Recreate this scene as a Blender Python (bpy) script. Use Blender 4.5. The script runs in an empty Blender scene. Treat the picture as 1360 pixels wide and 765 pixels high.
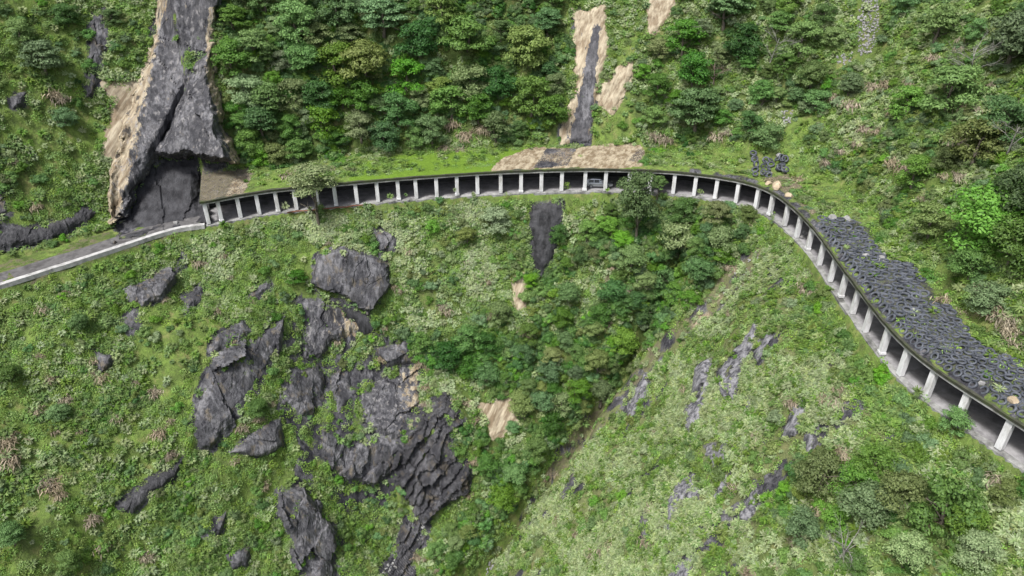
import bpy, bmesh, math, time
import numpy as np
from mathutils import Vector, Matrix, Euler
T0 = time.time()
rng = np.random.default_rng(11)
C = bpy.context.scene.collection
R_ = math.radians

# ------------------------------------------------------------------ camera
F_PX, PITCH, CAMZ = 969.2, 0.5514, 52.0          # focal length in pixels of a 1360 wide frame
W0, H0 = 1360.0, 765.0
CP, SP = math.cos(PITCH), math.sin(PITCH)
cam_d = bpy.data.cameras.new('camera'); cam = bpy.data.objects.new('camera', cam_d); C.objects.link(cam)
cam.location = (0, 0, CAMZ); cam.rotation_euler = (math.pi/2 - PITCH, 0, 0)
cam_d.sensor_width = 36; cam_d.lens = 36*F_PX/W0; cam_d.clip_end = 2000
bpy.context.scene.camera = cam

def rays(px, py):
    a = (np.asarray(px, float)-W0/2)/F_PX; b = (H0/2-np.asarray(py, float))/F_PX
    return np.stack([a, CP+b*SP, -SP+b*CP], -1)
def proj(P):
    x, y, z = P[..., 0], P[..., 1], P[..., 2]-CAMZ
    d = y*CP - z*SP; v = y*SP + z*CP
    d = np.maximum(d, 1e-3)
    return W0/2+F_PX*x/d, H0/2-F_PX*v/d, d

# ------------------------------------------------------------------ noise
def _h(ix, iy, iz, seed):
    h = (ix.astype(np.int64)*374761393 + iy.astype(np.int64)*668265263 + iz.astype(np.int64)*2147483647 + seed*974634541) & 0xffffffff
    h = ((h ^ (h >> 13))*1274126177) & 0xffffffff
    h = ((h ^ (h >> 16))*2246822519) & 0xffffffff
    return ((h ^ (h >> 15)) & 0xffff)/32767.5-1.0
def vnoise(P, seed=0):
    P = np.asarray(P, float); I = np.floor(P).astype(np.int64); f = P-I; f = f*f*f*(f*(f*6-15)+10)
    x, y, z = I[..., 0], I[..., 1], I[..., 2]; u, v, w = f[..., 0], f[..., 1], f[..., 2]
    o = 0
    for dx in (0, 1):
        for dy in (0, 1):
            for dz in (0, 1):
                o = o + _h(x+dx, y+dy, z+dz, seed)*(u if dx else 1-u)*(v if dy else 1-v)*(w if dz else 1-w)
    return o
def fbm(P, scale, octs=4, seed=0, ridged=False):
    o = 0; a = 1; n = 0
    for k in range(octs):
        q = vnoise(P/scale*(2.03**k)+k*17.3, seed+k)
        o = o + a*((1-2*np.abs(q)) if ridged else q); n += a; a *= .5
    return o/n
def sstep(a, b, x):
    t = np.clip((x-a)/(b-a), 0, 1); return t*t*(3-2*t)
def inpoly(px, py, poly):
    px = np.asarray(px, float); py = np.asarray(py, float); r = np.zeros(px.shape, bool); n = len(poly)
    for i in range(n):
        x0, y0 = poly[i]; x1, y1 = poly[(i+1) % n]
        if y0 == y1: continue
        c = ((y0 > py) != (y1 > py)) & (px < (x1-x0)*(py-y0)/(y1-y0)+x0)
        r ^= c
    return r
def edgedist(px, py, poly):
    d = np.full(np.shape(px), 1e9); n = len(poly)
    for i in range(n):
        x0, y0 = poly[i]; x1, y1 = poly[(i+1) % n]
        ex, ey = x1-x0, y1-y0; L = ex*ex+ey*ey+1e-9
        t = np.clip(((px-x0)*ex+(py-y0)*ey)/L, 0, 1)
        d = np.minimum(d, np.hypot(px-x0-t*ex, py-y0-t*ey))
    return d

# ------------------------------------------------------------------ the road line (outer edge, at the column feet)
COLS = {1:(276,299),2:(292,296),3:(317,290),5:(370,281),7:(420.5,277),8:(447,274),9:(474,271),10:(501,269),11:(529,266),12:(555,264),13:(579.5,263),14:(609,260),15:(635,258),16:(664,257.5),17:(691,256),18:(717.5,255),19:(747,254),20:(777.5,253.5),21:(804,253.5),23:(862.5,256),24:(893,256.5),25:(922,260.5),26:(953,265.4),27:(978.6,269),28:(1004,275),29:(1025,286),30:(1041,299),31:(1056,315),32:(1074,332.5),33:(1087.5,352),34:(1099.5,375),35:(1115,394),36:(1130.5,417.5),37:(1148,443),39:(1189,500),40:(1220,528),41:(1275,562),42:(1323,595)}
def zroad(x, y): return 0.02345*x-0.00987*(y-98)
def on_road(px, py):
    D = rays(px, py); t = (-CAMZ-.00987*98*-1)/(D[..., 2]-.02345*D[..., 0]+.00987*D[..., 1])
    # solve CAMZ + t*dz = .02345 t dx - .00987 (t dy - 98)
    t = (.00987*98-CAMZ)/(D[..., 2]-.02345*D[..., 0]+.00987*D[..., 1])
    P = D*t[..., None]; P[..., 2] += CAMZ; return P
ks = sorted(COLS); cpx = on_road(np.array([COLS[k][0] for k in ks]), np.array([COLS[k][1] for k in ks]))[:, :2]
K = np.arange(1, 43)
cols = np.stack([np.interp(K, ks, cpx[:, 0]), np.interp(K, ks, cpx[:, 1])], 1)
for _ in range(2):
    m = cols.copy(); m[1:-1] = (cols[:-2]+2*cols[1:-1]+cols[2:])/4; cols = m
d = (cols[-1]-cols[-4])/3
cols = np.vstack([cols, [cols[-1]+d*(i+1)+np.array([.25*(i+1)**2, 0]) for i in range(4)]])
lp = on_road(np.array([0, 60, 120, 180, 235.]), np.array([379, 360, 341, 321, 304.]))[:, :2]
dl = (lp[0]-lp[1])/np.linalg.norm(lp[0]-lp[1])
left = np.vstack([[lp[0]+dl*k for k in (45, 30, 15)], lp])
dr = (cols[-1]-cols[-2])/np.linalg.norm(cols[-1]-cols[-2])
right = np.array([cols[-1]+dr*k for k in (8, 20, 35)])
ctrl = np.vstack([left, cols, right])
def catmull(P, per=8):
    o = []
    for i in range(len(P)-1):
        p0, p1, p2, p3 = P[max(i-1, 0)], P[i], P[i+1], P[min(i+2, len(P)-1)]
        for k in range(per):
            t = k/per
            o.append(.5*((2*p1)+(-p0+p2)*t+(2*p0-5*p1+4*p2-p3)*t*t+(-p0+3*p1-3*p2+p3)*t**3))
    o.append(P[-1]); return np.array(o)
raw = catmull(ctrl)
L = np.concatenate([[0], np.cumsum(np.linalg.norm(np.diff(raw, axis=0), axis=1))])
SS = np.arange(0, L[-1], .5)
curve = np.stack([np.interp(SS, L, raw[:, 0]), np.interp(SS, L, raw[:, 1])], 1)
kk = np.ones(9)/9
for ax in (0, 1):
    q = np.concatenate([np.full(4, curve[0, ax]), curve[:, ax], np.full(4, curve[-1, ax])]); sm = np.convolve(q, kk, 'valid')
    curve[6:-6, ax] = sm[6:-6]
tang = np.gradient(curve, axis=0); tang /= np.linalg.norm(tang, axis=1)[:, None]
norm_ = np.stack([-tang[:, 1], tang[:, 0]], 1)            # points uphill (curve runs left to right)
def s_of(p): return SS[np.argmin(((curve-p)**2).sum(1))]
col_s = np.array([s_of(c) for c in cols])
S_GAL0 = col_s[0]-.6; S_GAL1 = col_s[-1]+.8
def CU(s, u, dz=0.0):
    x = np.interp(s, SS, curve[:, 0]); y = np.interp(s, SS, curve[:, 1])
    nx = np.interp(s, SS, norm_[:, 0]); ny = np.interp(s, SS, norm_[:, 1])
    z = zroad(x, y)
    return np.stack([x+nx*u, y+ny*u, z+dz+0*u], -1)

# ------------------------------------------------------------------ terrain height field
GX0, GX1, GY0, GY1, GS = -135., 112., 14., 172., .36
gx = np.arange(GX0, GX1, GS); gy = np.arange(GY0, GY1, GS)
X, Y = np.meshgrid(gx, gy); NY, NX = X.shape
flat = np.stack([X.ravel(), Y.ravel()], 1)
best = np.full(len(flat), 1e12); bi = np.zeros(len(flat), int)
for i0 in range(0, len(flat), 4000):
    q = flat[i0:i0+4000]
    D2 = (q[:, :1]-curve[None, ::2, 0])**2+(q[:, 1:]-curve[None, ::2, 1])**2
    bi[i0:i0+4000] = np.argmin(D2, 1)*2
rel = flat-curve[bi]
SIGN = np.sign((rel*norm_[bi]).sum(1)); SIGN[SIGN == 0] = 1
tt = (rel*tang[bi]).sum(1)
U = (SIGN*np.sqrt(np.maximum((rel**2).sum(1)-np.minimum(tt**2, .3), 0))).reshape(NY, NX)
S = (SS[bi]+np.clip(tt, -.5, .5)).reshape(NY, NX)
ZR = zroad(curve[bi, 0], curve[bi, 1]).reshape(NY, NX)
in_gal = sstep(S_GAL0-.3, S_GAL0+.3, S)

# lower slopes: three planes meeting in the gully
def lower(X, Y):
    zb = 1.66*(Y-116)
    zl = 1.36*(-.724*(X+50)+.69*(Y-105.5))
    zr = 1.20*(X-43)+.10*(Y-80)*(.5)
    k = 5.; m = np.maximum(zb, zl); bl = m+np.log(np.exp((zb-m)/k)+np.exp((zl-m)/k))*k
    lower.bl, lower.zr = bl, zr
    k = .9; notch = 7.0*np.exp(-((bl-zr-3.2)/3.0)**2)*sstep(0, -8, bl); m = np.maximum(bl, zr); return -notch+m+np.log(np.exp(np.clip((bl-m)/k, -60, 0))+np.exp(np.clip((zr-m)/k, -60, 0)))*k
ce = curve-norm_*.8
dlt = zroad(curve[:, 0], curve[:, 1])-1.0-lower(ce[:, 0], ce[:, 1])
low = lower(X, Y)
low = low+dlt[bi].reshape(NY, NX)*np.exp(-(np.minimum(U, 0)/10)**2)
# upper slopes
tanu = np.interp(S, [0, col_s[0]-25, col_s[0], col_s[8], col_s[24], col_s[30], S_GAL1+30], [1.5, 1.7, 1.9, 1.55, 1.5, 1.25, 1.15])
w_in = np.where(in_gal > .5, 7.9, 9.0)
upb = np.where(in_gal > .5, 4.9, .6)
up = ZR+upb+tanu*np.maximum(U-w_in, 0)*(1+.0*U)
P0 = np.stack([X, Y, np.where(U < 0, low, up)], -1)
nz = fbm(P0, 26, 3, 3)*3.8+fbm(P0, 9, 4, 9)*2.5+fbm(P0, 2.4, 3, 21)*.45
nz += fbm(P0*np.array([1, .35, .35]), 7, 3, 33, True)*1.0
far = sstep(.8, 7, np.where(U < 0, -U-.6, U-8.2))
low = low+nz*far; up = up+nz*far
bench = ZR-.03
ZT = np.where(U < -.45, np.where(U < -.75, low, ZR-.42), np.where(U < 7.5, bench, up))
ZT = np.where((U < -.75), np.minimum(ZT, np.where(U > -3, ZR-.42+np.minimum(U+.75, 0)*.45, 1e9)), ZT)
ROOF0, ROOFSL = 4.31, .11
roofz = ZR+ROOF0+ROOFSL*np.maximum(U+.5, 0)
ZS = np.where((in_gal > .5) & (U > -.6) & (U < 8.3), np.maximum(ZT, roofz), ZT)

def interp(Z, x, y):
    fx = np.clip((x-GX0)/GS, 0, NX-1.001); fy = np.clip((y-GY0)/GS, 0, NY-1.001)
    ix = fx.astype(int); iy = fy.astype(int); fx = fx-ix; fy = fy-iy
    return Z[iy, ix]*(1-fx)*(1-fy)+Z[iy, ix+1]*fx*(1-fy)+Z[iy+1, ix]*(1-fx)*fy+Z[iy+1, ix+1]*fx*fy
def hit(px, py, Z=None):
    Z = ZS if Z is None else Z
    px = np.atleast_1d(np.asarray(px, float)); py = np.atleast_1d(np.asarray(py, float))
    D = rays(px, py); n = len(px); t = np.full(n, 40.); done = np.zeros(n, bool); res = np.full(n, 170.)
    for tv in np.arange(40, 200, .5):
        P = D*tv; below = (P[:, 2]+CAMZ) < interp(Z, P[:, 0], P[:, 1])
        new = below & ~done; res[new] = tv; done |= below
        if done.all(): break
    lo, hi = res-.5, res.copy()
    for _ in range(8):
        m = (lo+hi)/2; P = D*m[:, None]; b = (P[:, 2]+CAMZ) < interp(Z, P[:, 0], P[:, 1])
        hi = np.where(b, m, hi); lo = np.where(b, lo, m)
    P = D*hi[:, None]; P[:, 2] += CAMZ; return P
def normal_at(x, y, Z=None, e=.8):
    Z = ZS if Z is None else Z
    dx = (interp(Z, x+e, y)-interp(Z, x-e, y))/(2*e); dy = (interp(Z, x, y+e)-interp(Z, x, y-e))/(2*e)
    n = np.stack([-dx, -dy, np.ones_like(dx)], -1); return n/np.linalg.norm(n, axis=-1, keepdims=True)

# bulges and hollows of the lower slope (world-space, anchored where the photo shows them)
def bump(px, py, amp, rad, ax=1.0):
    global ZT, ZS
    p = hit([px], [py], ZT)[0]
    g = amp*np.exp(-(((X-p[0])/(rad*ax))**2+((Y-p[1])*1.7/rad)**2))*far*(U < 0)
    ZT = ZT+g; ZS = ZS+g
for b in [(465,355,4.2,6.5), (320,500,3.2,9), (430,450,-3.2,5), (540,470,-2.5,5), (560,440,1.5,4), (560,610,4.2,7), (600,560,2.5,4), (500,690,-4.5,7), (650,650,-3.5,6), (410,700,2.0,4), (720,310,-2.2,5), (190,385,2.0,4), (470,600,1.5,6)]:
    bump(*b)

# ------------------------------------------------------------------ zones traced on the slope
def warp(px, py, P, a=14):
    return px+fbm(P, 5, 3, 71)*a, py+fbm(P, 5, 3, 77)*a
Z_FOREST = [(285,-60),(742,-60),(752,60),(742,180),(700,192),(640,196),(600,186),(470,196),(420,212),(330,228),(302,190),(285,110)]
Z_UPR = [(845,60),(870,-60),(1130,-60),(1100,120),(1030,185),(860,196),(838,150)]
Z_UPRR = [(1130,-160),(1750,-160),(1750,640),(1330,430),(1250,345),(1180,290),(1070,200),(1100,120)]
Z_MID = [(705,365),(748,285),(850,275),(1000,285),(1012,310),(960,370),(900,420),(830,500),(760,560),(720,620),(690,660),(650,720),(590,765),(560,800),(580,710),(640,650),(625,590),(600,520),(530,440),(600,440),(670,400)]
Z_PALE = [(1010,330),(1045,345),(1110,440),(1150,520),(1200,570),(1150,610),(1080,590),(1050,640),(1000,720),(990,820),(620,820),(690,690),(760,590),(900,440)]
Z_LOWR = [(1080,590),(1150,610),(1220,575),(1300,610),(1450,680),(1750,800),(1750,940),(985,940),(1005,720),(1050,640)]
Z_GREENR = [(1030,310),(1060,330),(1150,470),(1240,560),(1300,600),(1220,580),(1150,520),(1100,440),(1020,350)]
Z_TOPL = [(-320,-160),(205,-160),(190,110),(150,230),(140,290),(-320,380)]
Z_TURF = [(460,246),(480,215),(560,203),(640,200),(700,194),(690,205),(650,228),(560,236)]
Z_TUFTY = [(240,320),(300,300),(520,275),(700,268),(700,360),(660,400),(600,440),(530,430),(520,350),(440,320),(330,350),(270,370)]
Z_GULLYROCK = [(985,335),(1014,328),(1000,372),(951,420),(889,470),(834,527),(785,588),(740,645),(722,650),(755,575),(825,508),(895,432),(955,372)]

# rock faces: polygon, thickness, kind (0 slate, 1 tan, 2 slate with tan streaks), facet size, label, category
ROCKS = [
 dict(p=[(212,-30),(288,-30),(284,60),(264,95),(244,130),(228,165),(207,204),(187,240),(170,285),(150,292),(146,240),(160,186),(184,110),(198,50)], t=2.2, k=2, f=16, e=1.6, n='tall dark grey cliff with tan streaks down its left side above the gallery entrance', c='cliff', nm='rock_cliff'),
 dict(p=[(282,58),(284,100),(302,180),(315,214),(282,213),(240,209),(205,205),(224,165),(240,130),(260,92)], t=4.6, k=2, f=14, e=1.3, n='smooth triangular rock buttress overhanging the undercut wall beside the tall cliff', c='cliff', nm='rock_buttress'),
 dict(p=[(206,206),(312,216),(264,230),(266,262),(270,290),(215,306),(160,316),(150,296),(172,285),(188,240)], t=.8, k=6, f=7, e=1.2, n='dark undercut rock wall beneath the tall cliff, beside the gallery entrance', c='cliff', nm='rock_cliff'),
 dict(p=[(136,112),(196,104),(172,186),(156,225),(132,205),(150,150)], t=.3, k=1, f=3, e=1.2, n='tan bare rock strip along the left edge of the tall cliff', c='rock face', nm='rock_outcrop'),
 dict(p=[(120,20),(140,10),(140,60),(128,130),(112,130),(118,70)], t=.5, k=0, f=2, e=.9, n='narrow grey rock strip on the grassy slope left of the tall cliff', c='rock face', nm='rock_outcrop'),
 dict(p=[(420,338),(455,326),(515,350),(514,378),(500,408),(488,414),(455,390),(413,374)], t=2.6, k=0, f=11, e=.45, n='overhanging grey rock slab with a black hollow under its lower edge', c='rock slab', nm='rock_slab'),
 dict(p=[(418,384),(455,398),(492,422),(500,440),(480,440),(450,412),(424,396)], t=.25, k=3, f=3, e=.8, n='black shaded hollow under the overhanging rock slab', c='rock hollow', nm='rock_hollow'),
 dict(p=[(493,304),(527,308),(527,332),(506,336)], t=.9, k=0, f=2, e=.7, n='small dark rock on the slope just above the overhanging slab', c='rock', nm='rock_outcrop'),
 dict(p=[(292,468),(330,452),(378,418),(374,465),(348,510),(318,555),(280,602),(262,598),(253,566),(262,520),(274,492)], t=2.2, k=0, f=5, e=1.5, n='largest smooth dark rock outcrop on the left of the lower slope', c='rock outcrop', nm='rock_outcrop'),
 dict(p=[(280,448),(322,425),(338,440),(300,466),(278,470)], t=.8, k=0, f=2, e=.8, n='small grey rock at the top left of the largest smooth outcrop', c='rock', nm='rock_outcrop'),
 dict(p=[(305,600),(340,570),(374,552),(378,592),(345,606)], t=1.1, k=0, f=3, e=1, n='low dark rock at the lower right of the largest smooth outcrop', c='rock', nm='rock_outcrop'),
 dict(p=[(404,402),(442,394),(476,430),(470,446),(442,450),(426,482),(407,472)], t=1.2, k=2, f=3, e=1, n='dark rock face with brown streaks below the black hollow', c='rock face', nm='rock_outcrop'),
 dict(p=[(374,500),(402,480),(432,495),(437,546),(402,552),(374,536)], t=1.1, k=0, f=3, e=1, n='squarish grey rock face right of the largest smooth outcrop', c='rock face', nm='rock_outcrop'),
 dict(p=[(440,492),(472,484),(472,530),(450,548)], t=.9, k=0, f=3, e=.8, n='narrow dark rock face between the squarish face and the tan streaked face', c='rock face', nm='rock_outcrop'),
 dict(p=[(478,522),(510,500),(558,482),(562,540),(532,582),(490,572)], t=1.5, k=2, f=4, e=1, n='rock face half dark and half tan above the gully', c='rock face', nm='rock_outcrop'),
 dict(p=[(503,462),(540,453),(547,480),(514,487)], t=.8, k=0, f=3, e=.7, n='small grey rock above the half dark half tan face', c='rock', nm='rock_outcrop'),
 dict(p=[(512,622),(545,575),(575,530),(590,518),(606,540),(617,560),(602,590),(627,622),(622,650),(580,682),(560,692),(542,662)], t=2.6, k=4, f=2.2, e=.9, n='layered grey rock outcrop with slanting cracks in the middle of the gully', c='rock outcrop', nm='rock_outcrop'),
 dict(p=[(532,688),(572,684),(566,720),(548,745),(552,790),(500,790),(505,755),(522,736)], t=.9, k=4, f=1.2, e=.8, n='broken rubble rock spilling down below the layered outcrop', c='rock outcrop', nm='rock_outcrop'),
 dict(p=[(368,652),(402,644),(422,672),(442,702),(444,790),(400,790),(386,712),(364,682)], t=1.5, k=0, f=2.5, e=1, n='tall dark rock face at the bottom edge left of the gully', c='rock face', nm='rock_outcrop'),
 dict(p=[(428,572),(470,588),(520,578),(537,602),(502,642),(462,642),(430,606)], t=1.5, k=0, f=2.2, e=1, n='broken dark rock ledge below the half tan face', c='rock ledge', nm='rock_ledge'),
 dict(p=[(164,382),(205,362),(242,338),(246,356),(216,396),(190,407),(168,397)], t=1.8, k=0, f=3, e=.9, n='dark blocky rock jutting out just below the open road', c='rock', nm='rock_outcrop'),
 dict(p=[(238,392),(272,376),(268,400),(248,418)], t=.9, k=0, f=2, e=.8, n='dark rock right of the blocky rock below the open road', c='rock', nm='rock_outcrop'),
 dict(p=[(318,396),(356,370),(362,384),(330,404)], t=.8, k=0, f=2, e=.8, n='flat grey rock in the grass left of the overhanging slab', c='rock', nm='rock_outcrop'),
 dict(p=[(160,425),(178,408),(186,436),(172,443)], t=.7, k=0, f=2, e=.7, n='little grey rock below the blocky rock', c='rock', nm='rock_outcrop'),
 dict(p=[(118,466),(150,470),(150,484),(134,497)], t=.8, k=0, f=2, e=.7, n='dark rock in the grass on the far left lower slope', c='rock', nm='rock_outcrop'),
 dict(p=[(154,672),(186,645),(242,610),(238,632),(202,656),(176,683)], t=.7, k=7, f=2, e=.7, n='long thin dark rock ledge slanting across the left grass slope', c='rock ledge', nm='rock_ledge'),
 dict(p=[(262,712),(300,678),(298,702),(276,722)], t=.8, k=0, f=2, e=.7, n='short dark rock in the grass near the bottom edge', c='rock', nm='rock_outcrop'),
 dict(p=[(300,735),(335,722),(330,752),(306,758)], t=.7, k=0, f=2, e=.7, n='low rock left of the tall face at the bottom edge', c='rock', nm='rock_outcrop'),
 dict(p=[(706,272),(746,268),(744,300),(738,322),(731,348),(720,364),(709,352),(704,334),(707,312),(701,295)], t=.7, k=3, f=4, e=.8, n='wet black rock chute running straight down below the gallery', c='rock chute', nm='rock_chute'),
 dict(p=[(680,368),(698,358),(696,410),(683,416)], t=.3, k=1, f=3, e=.6, n='small tan bare patch left of the wet black chute', c='bare patch', nm='earth_scar'),
 dict(p=[(762,14),(803,8),(808,60),(794,110),(788,150),(783,192),(744,192),(744,168),(766,118),(762,60)], t=.7, k=5, f=4, e=.8, n='pale earth scar with a wet black streak above the gallery roof', c='earth scar', nm='earth_scar'),
 dict(p=[(800,108),(836,84),(842,100),(812,150),(794,142)], t=.5, k=1, f=3, e=.8, n='smaller tan scar right of the wet black streak', c='earth scar', nm='earth_scar'),
 dict(p=[(860,-10),(905,-15),(890,20),(862,50)], t=.5, k=1, f=3, e=.8, n='brown bare scar at the top edge', c='earth scar', nm='earth_scar'),
 dict(p=[(640,540),(690,520),(690,560),(655,580)], t=.4, k=1, f=3, e=.8, n='tan bare earth patch right of the layered outcrop', c='earth scar', nm='earth_scar'),
 dict(p=[(910,548),(928,490),(946,478),(942,530),(916,574)], t=.35, k=8, f=2.5, e=.3, n='upper dark rock strip in the pale grass face', c='rock strip', nm='rock_strip'),
 dict(p=[(955,492),(985,458),(1004,428),(1012,434),(992,482),(976,532),(960,526)], t=.35, k=8, f=2.5, e=.3, n='long grey rock strip right of the upper dark strip', c='rock strip', nm='rock_strip'),
 dict(p=[(884,692),(898,640),(926,622),(928,650),(902,672),(890,712)], t=.35, k=8, f=2.5, e=.3, n='pale grey rock strip low in the pale grass face', c='rock strip', nm='rock_strip'),
 dict(p=[(848,692),(860,676),(864,712),(850,718)], t=.5, k=0, f=2, e=.4, n='little dark rock left of the low pale strip', c='rock', nm='rock_outcrop'),
 dict(p=[(1038,582),(1064,518),(1072,540),(1056,582)], t=.35, k=8, f=2, e=.3, n='left one of two rock strips below the curved gallery', c='rock strip', nm='rock_strip'),
 dict(p=[(1066,606),(1080,545),(1087,572),(1072,606)], t=.35, k=8, f=2, e=.3, n='right one of two rock strips below the curved gallery', c='rock strip', nm='rock_strip'),
 dict(p=[(938,594),(966,588),(968,600),(948,622)], t=.35, k=8, f=2, e=.3, n='short grey rock in the middle of the pale grass face', c='rock', nm='rock_outcrop'),
 dict(p=[(1000,470),(1020,440),(1028,446),(1006,486)], t=.3, k=8, f=2.5, e=.3, n='thin pale rock strip high on the pale grass face', c='rock strip', nm='rock_strip'),
 dict(p=[(978,560),(996,520),(1002,528),(986,572)], t=.3, k=8, f=2.5, e=.3, n='thin pale rock strip above the short grey rock', c='rock strip', nm='rock_strip'),
 dict(p=[(985,690),(1002,640),(1010,650),(994,698)], t=.3, k=8, f=2.5, e=.3, n='thin rock strip right of the thin grey rock, low on the pale face', c='rock strip', nm='rock_strip'),
 dict(p=[(828,540),(858,500),(862,520),(838,560)], t=.3, k=8, f=2.5, e=.3, n='dark damp rock patch right of the gully crease', c='rock', nm='rock_outcrop'),
 dict(p=[(742,660),(766,620),(770,640),(748,668)], t=.4, k=0, f=2, e=.4, n='dark wet rock beside the gully crease', c='rock', nm='rock_outcrop'),
 dict(p=[(885,770),(925,730),(918,780)], t=.35, k=8, f=2, e=.3, n='grey rock strip at the bottom edge of the pale grass face', c='rock strip', nm='rock_strip'),
 dict(p=[(945,660),(965,628),(968,640),(952,668)], t=.35, k=8, f=2, e=.3, n='thin grey rock right of the low pale strip', c='rock', nm='rock_outcrop'),
 dict(p=[(-30,250),(14,252),(14,285),(-30,300)], t=1.5, k=0, f=2.5, e=.8, n='dark rock at the left edge above the open road', c='rock', nm='rock_outcrop'),
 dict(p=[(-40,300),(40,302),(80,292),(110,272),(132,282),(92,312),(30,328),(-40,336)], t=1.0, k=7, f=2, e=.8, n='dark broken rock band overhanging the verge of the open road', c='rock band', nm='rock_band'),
 dict(p=[(12,128),(34,122),(32,142),(16,144)], t=.7, k=0, f=2, e=.6, n='small grey rock on the upper left grass slope', c='rock', nm='rock_outcrop'),
]

# surface attributes per terrain point
def attributes(P):
    px, py, dd = proj(P); wx, wy = warp(px, py, P)
    n = P.shape[:-1]; moss = np.full(n, .75); pale = np.full(n, .25); soil = np.zeros(n); rock = np.zeros(n); tan = np.zeros(n)
    for poly, m, p in [(Z_FOREST, .15, .1), (Z_UPR, .3, .2), (Z_UPRR, .4, .2), (Z_MID, .2, .05), (Z_PALE, .35, .85), (Z_LOWR, .4, .4), (Z_GREENR, .7, .2), (Z_TUFTY, .6, .45)]:
        i = inpoly(wx, wy, poly); moss[i] = m; pale[i] = p
    i = inpoly(wx, wy, [(385,395),(480,425),(565,480),(565,565),(520,650),(450,790),(365,690),(400,600),(365,540)]); rock[i] = np.clip(.78+fbm(P[i]*np.array([1, 1, .5]), 2.6, 3, 12)*1.3, 0, 1); moss[i] = .5
    i = inpoly(wx, wy, Z_PALE); fl = np.array([.62, .12, .775]); Qf = P[i]-.86*(P[i] @ fl)[:, None]*fl; rock[i] = np.maximum(rock[i], sstep(.12, .34, fbm(Qf, 3.2, 3, 14)+.25*fbm(P[i], 1.2, 2, 15))*.95)
    i = inpoly(px+fbm(P, 2, 2, 5)*4, py+fbm(P, 2, 2, 6)*3, Z_TURF); moss[i] = 1.5; pale[i] = 0
    i = inpoly(wx, wy, Z_GULLYROCK); soil[i] = .55; moss[i] = .4; pale[i] = 1.; tan[i] = np.clip(.12+fbm(P[i], 3, 3, 16)*1.1, 0, .9); rock[i] = np.clip(.3+fbm(P[i], 2.5, 3, 13)*1.0, 0, .8)
    for r in ROCKS:
        ins = inpoly(px, py, r['p']); d = edgedist(px, py, r['p'])
        w = np.where(ins, 1., np.clip(1-d/9, 0, 1)); w = w*np.clip(.75+fbm(P, 1.5, 2, 8)*.9, 0, 1)
        if r['k'] == 1: tan = np.maximum(tan, w)
        else: rock = np.maximum(rock, w)
    # roof of the gallery
    i = inpoly(px, py, [(250,230),(340,222),(322,262),(255,272)]); rock[i] = .45; tan[i] = .48; soil[i] = .9; moss[i] = .1
    i = inpoly(px, py, [(310,238),(342,222),(332,240),(322,258),(300,262)]); tan[i] = .7
    a = inpoly(wx*.3+px*.7, wy*.3+py*.7, [(650,228),(668,206),(700,199),(740,196),(852,192),(858,206),(852,222)]); tan[a] = 1; rock[a] = 0
    a = inpoly(wx*.3+px*.7, wy*.3+py*.7, [(706,226),(726,198),(768,194),(756,222)]); rock[a] = .50+.35*sstep(-.3, .3, fbm(P[a], 3, 3, 18)); tan[a] = .75; moss[a] = 0
    a = inpoly(wx*.3+px*.7, wy*.3+py*.7, [(832,214),(846,196),(858,200),(852,216)]); rock[a] = .5; tan[a] = .7; moss[a] = 0
    a = inpoly(wx, wy, TYREZ); soil[a] = .35; moss[a] = .15; pale[a] = .3; rock[a] = .55
    a = inpoly(wx, wy, [(1015,236),(1050,228),(1062,262),(1085,285),(1060,290),(1028,262)]); soil[a] = .9; tan[a] = .4
    a = inpoly(wx, wy, [(0,352),(150,305),(165,318),(270,292),(275,300),(0,390)]); moss[a] = .5; pale[a] = .1; soil[a] = .5
    return moss, pale, soil, rock, tan
TYREZ = [(1084,290),(1130,288),(1150,305),(1180,345),(1205,350),(1240,395),(1262,414),(1290,452),(1340,478),(1450,540),(1450,625),(1345,556),(1290,526),(1232,490),(1202,464),(1176,430),(1150,397),(1125,361),(1098,324)]

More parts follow.
